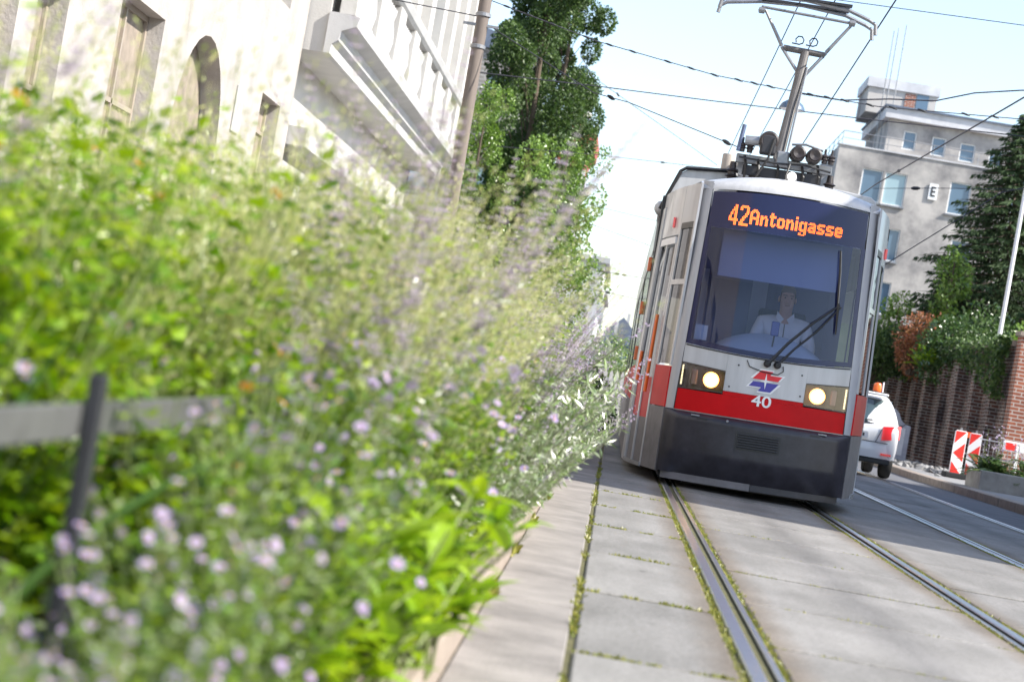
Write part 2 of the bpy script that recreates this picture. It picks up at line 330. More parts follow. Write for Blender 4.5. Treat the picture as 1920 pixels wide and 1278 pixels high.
def window(parent, P, o, fm, pm, t, fw=.06, bars=1, crossbar=False):
    """a frame (with its pane as a sub-part) set in an opening"""
    l, r, b, tp = o[:4]; f = MB()
    def bar(x0, x1, z0, z1): 
        c = [P(x, z, tt) for tt in (t-.05, t+.02) for x, z in ((x0,z0),(x1,z0),(x1,z1),(x0,z1))]
        f.add(c, [(0,1,2,3),(7,6,5,4),(0,4,5,1),(1,5,6,2),(2,6,7,3),(3,7,4,0)])
    bar(l, l+fw, b, tp); bar(r-fw, r, b, tp); bar(l+fw, r-fw, b, b+fw); bar(l+fw, r-fw, tp-fw, tp)
    for k in range(1, bars):
        c = l+(r-l)*k/bars; bar(c-fw*.4, c+fw*.4, b+fw, tp-fw)
    if crossbar: c = b+(tp-b)*.68; bar(l+fw, r-fw, c-fw*.4, c+fw*.4)
    w = f.build('window', fm, parent)
    MB().quad(P(l+fw*.5, b+fw*.5, t), P(r-fw*.5, b+fw*.5, t), P(r-fw*.5, tp-fw*.5, t), P(l+fw*.5, tp-fw*.5, t)).build('pane', pm, w)
    return w

# ------------------------------------------------------------------ camera, sun, sky
cam = bpy.data.cameras.new('camera'); co = bpy.data.objects.new('camera', cam); COL.objects.link(co)
cam.sensor_width = 36; cam.lens = 3900/1920*36; cam.clip_end = 2000; cam.clip_start = .1
co.matrix_world = Matrix.Translation((0, 0, .886)) @ Matrix.Rotation(R(2.96), 4, 'Z') @ Matrix.Rotation(math.pi/2+R(.567), 4, 'X') @ Matrix.Rotation(R(10), 4, 'Z')
cam.dof.use_dof = True; cam.dof.focus_distance = 20.5; cam.dof.aperture_fstop = 3.4; cam.dof.aperture_blades = 0
S.camera = co
SUN_EL, SUN_AZ = R(40), R(18)
sd = Vector((math.cos(SUN_EL)*math.cos(SUN_AZ), -math.cos(SUN_EL)*math.sin(SUN_AZ), math.sin(SUN_EL)))
sl = bpy.data.lights.new('sun', 'SUN'); sl.energy = 4.3; sl.angle = R(.5); sl.color = (1, .95, .87)
so = bpy.data.objects.new('sun', sl); COL.objects.link(so); so.rotation_euler = sd.to_track_quat('Z', 'Y').to_euler(); so.location = (30, -6, 30)
w = bpy.data.worlds.new('World'); S.world = w; w.use_nodes = True; nt = w.node_tree
sky = nt.nodes.new('ShaderNodeTexSky'); sky.sky_type = 'NISHITA'; sky.sun_disc = False; sky.sun_elevation = SUN_EL; sky.sun_rotation = R(90)+SUN_AZ
sky.air_density = 1.0; sky.dust_density = .9; sky.ozone_density = 1.6
hsv = nt.nodes.new('ShaderNodeHueSaturation'); hsv.inputs['Saturation'].default_value = .90; nt.links.new(sky.outputs[0], hsv.inputs['Color']); nt.links.new(hsv.outputs[0], nt.nodes['Background'].inputs['Color']); nt.nodes['Background'].inputs['Strength'].default_value = .15
S.view_settings.view_transform = 'Standard'; S.view_settings.look = 'None'; S.view_settings.exposure = 1.12; S.view_settings.gamma = 1
S.render.engine = 'CYCLES'; S.cycles.use_denoising = True; S.cycles.max_bounces = 8; S.cycles.transparent_max_bounces = 16; S.cycles.sample_clamp_indirect = 8

# ------------------------------------------------------------------ ground, street, rails
struct('ground', MB().quad((-300, -60, -.06), (300, -60, -.06), (300, 600, -.06), (-300, 600, -.06)), M['ground'])
struct('joint_bed', MB().quad((-.45, -6, -.012), (6.2, -6, -.012), (6.2, 130, -.012), (-.45, 130, -.012)), M['mossbase'])
RAILS = (.67, 2.105, 3.43, 4.865)
sl_ = MB()
def slab(x0, x1, y0, y1, z=0.):
    j = .004; xs = (x0+rnd.uniform(0, j), x1-rnd.uniform(0, j)); ys = (y0+.026+rnd.uniform(0, j*3), y1-.026-rnd.uniform(0, j*3)); c = .008
    dz = z+rnd.uniform(-.0035, .0025)
    b = [(xs[0], ys[0]), (xs[1], ys[0]), (xs[1], ys[1]), (xs[0], ys[1])]; t = [(xs[0]+c, ys[0]+c), (xs[1]-c, ys[0]+c), (xs[1]-c, ys[1]-c), (xs[0]+c, ys[1]-c)]
    n = 4; sl_.add([(*p, -.05) for p in b]+[(*p, dz-c*.6) for p in b]+[(*p, dz) for p in t],
        [(8,9,10,11)]+[(i, (i+1) % 4, 4+(i+1) % 4, 4+i) for i in range(4)]+[(4+i, 4+(i+1) % 4, 8+(i+1) % 4, 8+i) for i in range(4)])
def row(x0, x1, y, L, n):
    for i in range(n): slab(x0, x1, y+i*L, y+(i+1)*L)
row(.02, .575, 6.77-1.99*6, 1.99, 40)
row(.755, 2.02, 6.3-1.6*6, 1.6, 48)
row(2.20, 3.335, 6.9-1.95*6, 1.95, 40)
row(3.515, 4.78, 7.3-1.6*6, 1.6, 48)
sl = struct('track_slabs', sl_, M['slab'], auto=True)
gu = MB()
for y0, y1 in ((-6, 4.1), (4.1, 8.0), (8.0, 17.3), (17.3, 29), (29, 60)): gu.box(-.33, -.005, y0+.006, y1-.006, -.05, rnd.uniform(-.006, -.001))
struct('gutter_strip', gu, M['gutter'], bevel=.006)
struct('road_lane', MB().box(4.955, 6.1, -6, 130, -.05, -.002), M['asphalt'])
struct('road_beyond', MB().quad((-14, 64, -.012), (6.2, 64, -.012), (6.2, 300, -.012), (-14, 300, -.012)), M['asphalt'])
for i, rx in enumerate(RAILS):
    s = 1 if i % 2 == 0 else -1                       # the groove lies on the inner side of the running head
    def o_(a): return rx+s*a
    prof = [(-.062, -.05), (-.062, -.001), (-.055, .004), (-.008, .004), (-.002, -.001), (-.002, -.035), (.036, -.035), (.036, -.002), (.041, .002), (.060, .002), (.064, -.002), (.064, -.05)]
    mb = MB(); n = len(prof); Y = [-6]+[y for y in range(0, 131, 5)]
    for y in Y: mb.v += [(o_(p[0]), y, p[1]) for p in prof]
    for k in range(len(Y)-1):
        for a in range(n-1):
            mb.f.append((k*n+a, k*n+a+1, (k+1)*n+a+1, (k+1)*n+a)); mb.m.append(1 if a in (4, 5, 6) else 0)
    struct('tram_rail', mb, [M['rail'], M['raildark']], auto=False)
# moss and grass growing along rails and in joints
mo = MB()
def tuft(x, y, h, n=3, sp=.012):
    for _ in range(n):
        a = rnd.uniform(0, 6.28); d = Vector((math.cos(a)*.6, math.sin(a)*.6, rnd.uniform(.4, 1.2))).normalized(); wv = d.cross(Vector((rnd.uniform(-1, 1), rnd.uniform(-1, 1), .2))).normalized()
        mo.leaf(Vector((x+rnd.uniform(-sp, sp), y+rnd.uniform(-sp, sp), -.011)), d, wv, h*rnd.uniform(.5, 1.2), h*.35)
for rx in RAILS[:3]:
    for sgn in (-1, 1):
        for k in range(2600):
            y = 5.5+14*(k/2600)**1.0; dens = .5+.5*math.sin(y*2.1+rx*5+sgn)+.4*math.sin(y*7.7+sgn*2)
            if rnd.random() < .35+.6*dens: tuft(rx+sgn*rnd.uniform(.068, .094), y+rnd.uniform(-.01, .01), rnd.uniform(.010, .024), 2)
for k in range(900):
    y = rnd.uniform(5.5, 22)
    if math.sin(y*1.7)+math.sin(y*4.3+1) > -.2: tuft(.008+rnd.uniform(-.008, .008), y, rnd.uniform(.012, .035), 2)
for k in range(-1, 6):
    for x in [q for q in (rnd.uniform(.02, .57) for _ in range(190)) if math.sin(q*13+k*2.1)+math.sin(q*31+k) > -.5]: tuft(x, 6.77+1.99*k+rnd.uniform(-.028, .028), rnd.uniform(.012, .030), 2, .006)
    for x in [q for q in (rnd.uniform(.76, 2.0) for _ in range(200)) if math.sin(q*7+k*2.6)+math.sin(q*19+k) > .1]: tuft(x, 6.3+1.6*k+rnd.uniform(-.026, .026), rnd.uniform(.010, .022), 2, .006)
for k in range(260): tuft(-.34+rnd.uniform(-.01, .02), rnd.choice((7.9, 8.1, 9.9, 12, 14.4))+rnd.gauss(0, .12), rnd.uniform(.02, .07), 2)
tag(mo.build('moss', M['mossleaf'], auto=False), 'yellow green moss and short grass growing along the rails and slab joints', 'moss', kind='stuff')
# kerbs and pavements
kb = MB()
for k in range(24): kb.box(-.47, -.335, .5+k*1.0+.004, 1.5+k*1.0-.004, -.05, .115+rnd.uniform(-.004, .004))
struct('bed_kerb', kb, M['kerb'], bevel=.012)
struct('soil', MB().box(-3.1, -.47, .5, 24.5, -.05, .09), M['soil'])
struct('pavement', MB().box(-7.6, -3.1, -8, 74, -.05, .10).box(-3.1, -.34, 24.5, 60, -.05, .08), M['pave'])
kb = MB(); pts = [(6.25, 20), (6.2, 30), (6.05, 36), (5.95, 41), (6.05, 46), (6.3, 60), (6.5, 90)]
for (xa, ya), (xb, yb) in zip(pts[:-1], pts[1:]):
    n = int((yb-ya)/1.2)
    for i in range(n):
        t0, t1 = i/n+.004, (i+1)/n-.004; A = Vector((xa+(xb-xa)*t0, ya+(yb-ya)*t0, 0)); B = Vector((xa+(xb-xa)*t1, ya+(yb-ya)*t1, 0))
        kb.add([(A.x, A.y, -.05), (A.x+.28, A.y, -.05), (B.x+.28, B.y, -.05), (B.x, B.y, -.05), (A.x, A.y, .13), (A.x+.28, A.y, .13), (B.x+.28, B.y, .13), (B.x, B.y, .13)],
               [(3,2,1,0),(4,5,6,7),(0,1,5,4),(1,2,6,5),(2,3,7,6),(3,0,4,7)])
struct('street_kerb', kb, M['kerb'], bevel=.015)
struct('pavement_opposite', MB().add([(x+.28, y, .125) for x, y in pts]+[(12, y, .125) for x, y in pts], [(i, i+1, 8+i, 7+i) for i in range(6)]), M['pave'])
hl = MB()
hl.grid(lambda u, v: (9.3+u*60-1.2*v, 48.4+v*60, 2.45+.25*math.sin(u*9+v*5)+1.5*u), 24, 24); struct('garden_terrace', hl, M['ground'])
rb = MB()
for k in range(140):
    x, y = rnd.gauss(7.2, .35), rnd.gauss(46.5, 1.6); r_ = rnd.uniform(.03, .12); vs = [Vector((rnd.uniform(-1, 1), rnd.uniform(-1, 1), rnd.uniform(-.6, .9))).normalized()*r_ for _ in range(7)]
    bm = bmesh.new(); [bm.verts.new(v+Vector((x, y, .15))) for v in vs]; bmesh.ops.convex_hull(bm, input=bm.verts); bm.verts.index_update()
    rb.add([v.co for v in bm.verts], [tuple(v.index for v in f.verts) for f in bm.faces]); bm.free()
tag(rb.build('rubble', M['pave']), 'grey rubble and dug up stones lying by the foot of the brick wall', 'rubble', kind='stuff')

# ------------------------------------------------------------------ the tram (local: x across, y back from the nose corners, z up)
TX, TY = 1.42, 19.8
tram = thing('tram', 'red and grey low floor tram number 40 with lit orange destination display and raised pantograph', 'tram', (TX, TY, 0))
def W(x, y, z): return Vector((x+TX, y+TY, z))
class TB(MB):                                   # builds in tram coordinates
    def build(s, name, mats, parent=None, **k):
        s.v = [(v[0]+TX, v[1]+TY, v[2]) for v in s.v]; return MB.build(s, name, mats, parent or tram, **k)
def yf(x, z): return -.20+.20*(abs(x)/.88)**2.3+max(0, z-1.33)*.075
def lerp(a, b, t): return a+(b-a)*t
def xg(z): return lerp(.787, .748, (z-1.37)/1.475)                     # glass edge
def xo(z): return lerp(.885, .845, max(0, (z-1.0)/1.9))                # outer edge of the corner pillar
def patch(name, mat_, xl, xr, zb, zt, nx=16, nz=6, off=0., parent=None, fn=None, rim=.02):
    """a panel of the nose: the surface between four edges, with a rim going inward so that it has thickness"""
    mb = TB()
    def P(u, v):
        z0 = (zb(lerp(-1, 1, u)) if callable(zb) else zb); z1 = (zt(lerp(-1, 1, u)) if callable(zt) else zt)
        z = lerp(z0, z1, v); a = xl(z) if callable(xl) else xl; b = xr(z) if callable(xr) else xr; x = lerp(a, b, u)
        return (x, yf(x, z)-off-(fn(u, v) if fn else 0), z)
    mb.grid(P, nx, nz)
    if rim:
        edge = [P(i/nx, 0) for i in range(nx+1)]+[P(1, j/nz) for j in range(1, nz+1)]+[P(1-i/nx, 1) for i in range(1, nx+1)]+[P(0, 1-j/nz) for j in range(1, nz)]
        n = len(edge); mb.add(edge+[(p[0], p[1]+rim, p[2]) for p in edge], [(i, (i+1) % n, n+(i+1) % n, n+i) for i in range(n)])
    return mb.build(name, mat_, parent, smooth=True)
gl_b = lambda s: 1.332+.043*s*s
gl_t = lambda s: 2.880-.035*s*s
# corner pillars
for sg in (-1, 1):
    mb = TB()
    def P(u, v):
        z = lerp(.735, 2.93, v); a, b = xg(z)+.004 if z > 1.37 else lerp(.805, .791, (z-.735)/.635), xo(z); x = lerp(a, b, u)
        y = yf(x, z)-.002+(.05*u**3); return (sg*x, y, z)
    mb.grid(P, 6, 14); mb.build('corner_pillar', M['tgrey2'], smooth=True)
fpx = lambda z: lerp(.805, .787, (z-.94)/.43)
patch('front_panel', M['tgrey'], -.380, .380, .975, lambda s: gl_b(s*.48)-.006, 14, 8)
for sg in (-1, 1):
    lo_, hi_ = (lambda z: sg*fpx(z)), (lambda z: sg*.381)
    patch('front_panel', M['tgrey'], lo_ if sg < 0 else hi_, hi_ if sg < 0 else lo_, (lambda s: lerp(1.160, 1.192, .5+sg*s*.5)), (lambda s: gl_b(.74+.26*sg*s)-.006), 8, 4)
patch('red_band', M['tred'], -.803, .803, .738, .936, 24, 4)
patch('red_band', M['tred'], -.380, .380, .937, .972, 12, 1)
patch('red_band', M['tgrey2'], -.806, .806, .728, .739, 24, 1, -.012)
ws = patch('windscreen', M['windscreen'], lambda z: -xg(z)+.035, lambda z: xg(z)-.035, lambda s: gl_b(s)+.03, lambda s: 2.50, 24, 16, .004, rim=0)
patch('display_glass', M['mask'], lambda z: -xg(z)+.01, lambda z: xg(z)-.01, 2.495, lambda s: gl_t(s)-.01, 24, 6, .003, rim=.05)
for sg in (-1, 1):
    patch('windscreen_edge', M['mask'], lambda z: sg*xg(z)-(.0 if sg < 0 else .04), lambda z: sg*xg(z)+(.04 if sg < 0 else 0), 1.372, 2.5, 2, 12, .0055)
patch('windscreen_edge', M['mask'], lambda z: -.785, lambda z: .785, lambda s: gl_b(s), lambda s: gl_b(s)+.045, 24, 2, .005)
# inner frame strips give the windscreen its two thin wiper park lines
roof = TB()
def RF(u, v):
    s = lerp(-1, 1, u); x = s*lerp(.86, .88, v); z0 = gl_t(s)+.004; zc = 3.06-.12*s*s
    if v < .5: t = v/.5; a = t*math.pi/2; return (x, yf(x*.99, 2.87)+.30*(1-math.cos(a)), lerp(z0, zc, math.sin(a)))
    t = (v-.5)/.5; xx = lerp(x, s*1.02, t); return (xx, yf(x*.99, 2.87)+.30+1.5*t, zc+.03*t)
roof.grid(RF, 26, 16); roof.build('roof_cowl', M['tgrey'], smooth=True)
# bumper: raised rim, flat face, undercut foot, chamfered ends
bz0, bz1 = .14, .728
def bump(u, v):
    e = min(u, 1-u)*1.77; side = min(1, e/.11); top = min(1, (1-v)*.59/.05); low = max(0, 1-v/.38)
    return .075*side**.6*top**.5-.10*low**1.5*min(1, e/.16)
mb_ = patch('bumper', M['tdark'], lambda z: -.886, lambda z: .886, bz0, bz1, 60, 30, .0, fn=bump)
for sg in (-1, 1):
    patch('bumper_flap', M['black'], sg*.535-.05, sg*.535+.05, .665, .690, 4, 2, .074)
patch('skirt', M['tskirt'], -.84, .0, .075, .142, 12, 1, -.02); patch('skirt', M['tdark'], .004, .84, .078, .138, 12, 1, -.028)
gr = patch('grille', M['black'], -.20, .22, .455, .622, 8, 4, .082)
for k in range(6):
    z = .478+k*.0235; mb = TB(); mb.tube([(x, yf(x, .5)-.090, z) for x in (-.18, -.1, 0, .1, .2)], .0065, 6); mb.build('slat', M['metal_dark'], gr)
# headlights
for sg in (-1, 1):
    lo, hi = (.382, .798)
    h = TB(); xs = (sg*lo, sg*hi); xl, xr = min(xs), max(xs)
    def zt(x): t = (abs(x)-lo)/(hi-lo); return lerp(1.158, 1.190, t)
    def zb(x): t = (abs(x)-lo)/(hi-lo); return lerp(.948, .940, t)
    n = 8; X = [lerp(xl, xr, i/n) for i in range(n+1)]
    f0 = [(x, yf(x, 1)-.006, zt(x)) for x in X]; f1 = [(x, yf(x, 1)-.006, zb(x)) for x in X]; b0 = [(p[0], p[1]+.15, p[2]) for p in f0]; b1 = [(p[0], p[1]+.15, p[2]) for p in f1]
    for i in range(n):
        h.quad(b0[i], b0[i+1], b1[i+1], b1[i]); h.quad(f0[i], f0[i+1], b0[i+1], b0[i]); h.quad(f1[i], f1[i+1], b1[i+1], b1[i])
    h.quad(f0[0], b0[0], b1[0], f1[0]); h.quad(f0[n], b0[n], b1[n], f1[n])
    for a, b, z_a, z_b in ((f0, f1, 0, 0),):
        for i in range(n):       # a thin dark rim round the lens
            h.quad(f0[i], f0[i+1], (X[i+1], f0[i+1][1], f0[i+1][2]-.010), (X[i], f0[i][1], f0[i][2]-.010)); h.quad(f1[i], f1[i+1], (X[i+1], f1[i+1][1], f1[i+1][2]+.010), (X[i], f1[i][1], f1[i][2]+.010))
    hb = h.build('headlight', M['hlbox'])
    g = TB(); 
    for i in range(n): g.quad(f0[i], f0[i+1], f1[i+1], f1[i])
    g.v = [(v[0], v[1]+.002, v[2]) for v in g.v]; g.build('lens', M['lens'], hb, smooth=True)
    cx = sg*.503; y0 = yf(cx, 1.05)
    TB().lathe((cx, y0+.05, 1.055), [(.03, .0), (.055, -.012), (.072, -.04), (.074, -.045), (.074, .0)], 28, 'y').build('reflector', M['hlring'], hb, smooth=True)
    TB().lathe((cx, y0+.03, 1.055), [(.0, 0), (.022, 0), (.032, -.008), (.034, -.016), (.022, -.022), (.001, -.024)], 24, 'y').build('lamp', M['hlemit'], hb, smooth=True)
    cx = sg*.66; y0 = yf(cx, 1.05); TB().box(cx-.028, cx+.028, y0+.012, y0+.05, .985, 1.135).build('indicator', M['ledoff'], hb, bevel=.012)
    cx = sg*.776; s_ = TB()
    for k in range(14): s_.box(cx-.007, cx+.007, yf(cx, 1)+.006, yf(cx, 1)+.02, .975+k*.0135, .975+k*.0135+.010)
    s_.build('led_strip', M['ledstrip'], hb)
# destination display: 42 Antonigasse, one small lamp for each lit dot
G = {'4': ["....11.","....11.","...111.","...111.","..1111.","..1.11.",".11.11.",".11.11.",".1..11.","11..11.","11..11.","1111111","1111111","....11.","....11.","....11."],
 '2': [".11111.","1111111","11...11","11...11",".....11",".....11","....111","....11.","...111.","..111..","..11...",".111...",".11....","111....","1111111","1111111"],
 'A': ["..111..",".11111.","111.111","11...11","11...11","11...11","1111111","1111111","11...11","11...11","11...11","11...11"],
 'n': ["11.11.","11111.","111.11","11..11","11..11","11..11","11..11","11..11"], 't': [".11..",".11..","11111","11111",".11..",".11..",".11..",".11..",".11.1",".1111","..11."],
 'o': [".1111.","111111","11..11","11..11","11..11","11..11","111111",".1111."], 'i': ["11","11","..","11","11","11","11","11","11","11","11"],
 'g': [".11.11","111111","11..11","11..11","11..11","11..11","111111",".11111","....11","11..11","11111."], 'a': [".1111.","111111","....11",".11111","111111","11..11","111111",".11111"],
 's': [".11111","111111","11....","1111..",".11111","....11","111111","11111."], 'e': [".1111.","111111","11..11","111111","111111","11....","111111",".1111."]}
px = 1.095/90; cx0 = -.566; base = 2.565
for part, chars in (('route_number', '42'), ('destination_text', 'Antonigasse')):
    led = TB()
    for ch in chars:
        g = G[ch]; low = 2 if ch in '42' else (3 if ch == 'g' else 0)
        for r_, rw in enumerate(g):
            for c_, v_ in enumerate(rw):
                if v_ == '1':
                    x = cx0+c_*px; z = base+(len(g)-1-r_-low)*px; y = yf(x, z)-.007
                    led.box(x, x+px*.74, y, y+.003, z, z+px*.78)
        cx0 += (len(g[0])+1.05)*px
    led.build(part, M['led'], auto=False)
# emblem and fleet number
def decal(name, polys, m, off, parent=None):
    mb = TB()
    for poly in polys:
        n = len(poly); mb.add([(x, yf(x, z)-off, z) for x, z in poly]+[(x, yf(x, z)-off+.004, z) for x, z in poly], [tuple(range(n)), tuple(range(n, 2*n))[::-1]]+[(i, (i+1) % n, n+(i+1) % n, n+i) for i in range(n)])
    return mb.build(name, m, parent)
C_ = lambda pts: [(x*1.0, 1.118+z) for x, z in pts]
up_r = [(-.125, .012), (-.055, .098), (.060, .098), (.035, .060), (.150, .060), (.115, .012)]
dn_b = [(-x, -z) for x, z in up_r]
grow = lambda p, k: [(x*k[0], z*k[1]+(.0035 if z > 0 else -.0035)) for x, z in p]
em = decal('emblem', [C_(grow(up_r, (1.17, 1.10))), C_(grow(dn_b, (1.17, 1.10)))], M['wh'], .003)
decal('emblem_red', [C_(up_r)], M['logored'], .005, em); decal('emblem_blue', [C_(dn_b)], M['logoblue'], .0052, em)
st = [(0, .075), (.010, .010), (.075, 0), (.010, -.010), (0, -.075), (-.010, -.010), (-.075, 0), (-.010, .010)]
decal('emblem_star', [C_(st)], M['wh'], .0072, em)
t40 = text_mb('40', .185, .108, lambda p: W(-.105+p[0], yf(0, .9)-.003-p[2]*.05, .874+p[1])); t40.build('fleet_number', M['wh'], tram)
for x, z in ((-.27, 1.232), (.33, 1.226), (-.33, 1.02), (.34, 1.03)): TB().lathe((x, yf(x, z)+.001, z), [(.009, 0), (.009, -.004), (0, -.005)], 10, 'y').build('screw', M['black'])
TB().tube([(x, yf(x, 1.3)-.003, 1.318+.040*(x/.8)**2) for x in [-.78+.078*k for k in range(21)]], .006, 5).build('windscreen_seal', M['black'])
for sg in (-1, 1):
    TB().tube([(sg*(lerp(.805, xg(max(1.37, z)), min(1, max(0, (z-.735)/.635)))+.0025), yf(.8, z)-.0015, z) for z in [.74+.1085*k for k in range(21)]], .0045, 5).build('pillar_seam', M['metal_dark'])
    TB().box(sg*.60-.04, sg*.60+.04, yf(.6, .7)-.072, yf(.6, .7)-.05, .700, .712).build('lifting_lug', M['metal_grey'])
TB().lathe((-.30, yf(-.3, .3)-.075, .695), [(.012, .01), (.012, -.006), (0, -.008)], 10, 'y').build('bolt', M['metal_grey'])
# roof lamp, beige post
l0 = TB().lathe((-.03, .14, 3.045), [(.05, -.02), (.056, 0), (.052, .05), (.03, .08), (.0, .085)], 18, 'z').build('roof_lamp', M['metal_grey'], smooth=True)
TB().lathe((-.03, .082, 3.085), [(.0, .0), (.036, .0), (.040, -.01), (.0, -.03)], 18, 'y').build('bulb', M['toplamp'], l0, smooth=True)
TB().lathe((-.56, 2.4, 3.02), [(.085, 0), (.085, .03), (.072, .04), (.070, .44), (.064, .455), (.0, .46)], 20).build('roof_post', M['ceram'], smooth=True)
# wipers
wp = TB(); fy = lambda x, z, o=.03: (x, yf(x, z)-o, z)
wp.tube([fy(-.005, 1.285, .05), fy(.15, 1.50), fy(.35, 1.72), fy(.585, 1.93)], [.017, .014, .012, .010], 8)
wp.tube([fy(.085, 1.290, .05), fy(.22, 1.46), fy(.40, 1.65), fy(.60, 1.915)], [.013, .011, .010, .008], 8)
wp = wp.build('wiper', M['black'])
TB().tube([fy(.515, 2.445), fy(.545, 2.2), fy(.57, 1.92), fy(.585, 1.655)], [.007, .013, .014, .008], 6).build('wiper_blade', M['black'], wp)
TB().tube([fy(.525, 2.44, .04), fy(.55, 2.24, .043), fy(.57, 1.95, .043)], .005, 6).build('blade_clip', M['metal_grey'], wp)
for x in (-.01, .085): TB().lathe((x, yf(x, 1.28)-.001, 1.285), [(.035, 0), (.035, -.03), (.02, -.055), (0, -.056)], 14, 'y').build('pivot', M['black'], wp, smooth=True)
hs = TB(); hs.tube([fy(-.20, 1.29, .012), fy(-.17, 1.235, .012), fy(-.05, 1.205, .014), fy(.1, 1.195, .014), fy(.15, 1.235, .012), fy(.14, 1.28, .012)], .005, 6); hs.build('washer_hose', M['black'], wp)
# tapered cab side, door and full-width body behind
def xs(y, z):
    t = min(1, max(0, y)/2.1); x = .884+.316*(1-(1-t)**1.7); return x*(1-.020*max(0, z-1.0))
def side(name, m, sg, y0, y1, z0, z1, off=0., ny=8, nz=6, parent=None, rim=.02, fz=None):
    mb = TB()
    def P(u, v):
        y = lerp(y0, y1, u); zz0 = z0; zz1 = fz(u) if fz else z1; z = lerp(zz0, zz1, v); return (sg*(xs(y, z)+off), y, z)
    mb.grid(P, ny, nz)
    if rim:
        edge = [P(i/ny, 0) for i in range(ny+1)]+[P(1, j/nz) for j in range(1, nz+1)]+[P(1-i/ny, 1) for i in range(1, ny+1)]+[P(0, 1-j/nz) for j in range(1, nz)]
        n = len(edge); mb.add(edge+[(p[0]-sg*rim, p[1], p[2]) for p in edge], [(i, (i+1) % n, n+(i+1) % n, n+i) for i in range(n)])
    return mb.build(name, m, parent, smooth=True)
for sg in (-1, 1):
    side('side_skirt', M['tskirt'], sg, .05, .62, .13, .735)
    side('side_red_panel', M['tred'], sg, .05, .62, .74, 1.13)
    side('side_quarter_panel', M['tgrey2'], sg, .05, .62, 2.53, 2.9)
    qw = side('quarter_window', M['sideglass'], sg, .10, .58, 1.15, 2.48, -.012, rim=0)
    side('window_frame', M['tgrey2'], sg, .05, .10, 1.135, 2.53, .002, 2, 10, qw); side('window_frame', M['tgrey2'], sg, .56, .62, 1.135, 2.53, .002, 2, 10, qw); side('window_frame', M['black'], sg, .1, .56, 2.47, 2.53, .001, 6, 2, qw)
    side('window_frame', M['tgrey2'], sg, .1, .56, 1.92, 1.97, .002, 6, 2, qw)
    side('above_door_panel', M['tgrey'], sg, .62, 2.1, 2.42, 2.9, .001, 10, 4)
    if sg > 0:
        side('side_lower_panel', M['tskirt'], sg, .62, 1.64, .13, .735); side('side_red_panel', M['tred'], sg, .62, 1.64, .74, 1.13); side('cab_side_window', M['sideglass'], sg, .64, 1.62, 1.14, 2.40, -.012, rim=0)
    else:
        side('door_track', M['wh'], sg, .68, 1.5, 2.33, 2.40, .012, 8, 2)
        d = side('side_door', M['tskirt'], sg, .64, 1.62, .16, .60, -.01)
        side('door_red_panel', M['tred'], sg, .64, 1.62, .60, 1.0, -.009, parent=d)
        for ya, yb in ((.68, 1.10), (1.16, 1.58)): side('door_glass', M['sideglass'], sg, ya, yb, 1.0, 2.30, -.012, parent=d, rim=0)
        for ya, yb in ((.625, .68), (1.10, 1.16), (1.58, 1.64)): side('door_frame', M['tgrey2'], sg, ya, yb, .14, 2.34, .004, 2, 12, parent=d)
        hb = TB(); hb.tube([(sg*(xs(.80, 1)+.03), .80, .85), (sg*(xs(.80, 1.5)+.03), .80, 1.62)], .018, 8); hb.build('handle', M['orange'], d)
        hb = TB(); hb.tube([(sg*(xs(1.35, 1)+.03), 1.35, .95), (sg*(xs(1.35, 1.3)+.03), 1.35, 1.25)], .018, 8); hb.build('handle', M['orange'], d)
    TB().box(*sorted((sg*(xs(.9, 2.6)+.002), sg*(xs(.9, 2.6)+.022))), .86, .96, 2.50, 2.60).build('door_signal', M['redlens'])
    side('portal_pillar', M['tgrey'], sg, 1.64, 1.98, .13, 2.75, .012, 4, 12)
    side('step_edge', M['metal_grey'], sg, .64, 1.64, .12, .16, .015, 8, 1)
    # body behind: joint, windows, red band
    TB().box(*sorted((sg*1.10, sg*1.19)), 1.98, 2.55, .15, 2.9).build('gangway_bellows', M['black'])
    y = 2.55
    for k in range(3):
        L = 6.2; sd_ = TB(); sd_.box(*sorted((sg*1.15, sg*1.2)), y, y+L, .74, 1.12); cb = sd_.build('carriage_side', M['tred'])
        TB().box(*sorted((sg*1.14, sg*1.205)), y, y+L, .12, .74).build('carriage_skirt', M['tskirt'], cb)
        TB().box(*sorted((sg*1.14, sg*1.205)), y, y+L, 2.35, 2.78).build('carriage_cornice', M['tgrey'], cb)
        for q in range(4): TB().box(*sorted((sg*1.16, sg*1.195)), y+.1+q*1.55, y+1.5+q*1.55, 1.12, 2.35).build('carriage_window', M['mask'], cb)
        TB().box(*sorted((sg*1.14, sg*1.205)), y+L, y+L+.5, .14, 2.78).build('bellows', M['black'], cb)
        y += L+.5
    for yy, zz in ((2.62, 2.13), (4.5, 1.72), (2.4, 1.16)):
        TB().box(*sorted((sg*1.195, sg*1.235)), yy, yy+.10, zz, zz+.15).build('marker_light', M['orange'], bevel=.008)
TB().lathe((-1.18, 2.45, 2.80), [(0, -.085), (.05, -.07), (.08, -.03), (.085, 0), (.08, .03), (.05, .07), (0, .085)], 20).build('camera_ball', M['tgrey'], smooth=True)
TB().tube([(-1.17, 2.5, 2.60), (-1.20, 2.5, 2.68), (-1.20, 2.5, 2.74), (-1.16, 2.5, 2.78)], .02, 8).build('camera_bracket', M['metal_grey'])
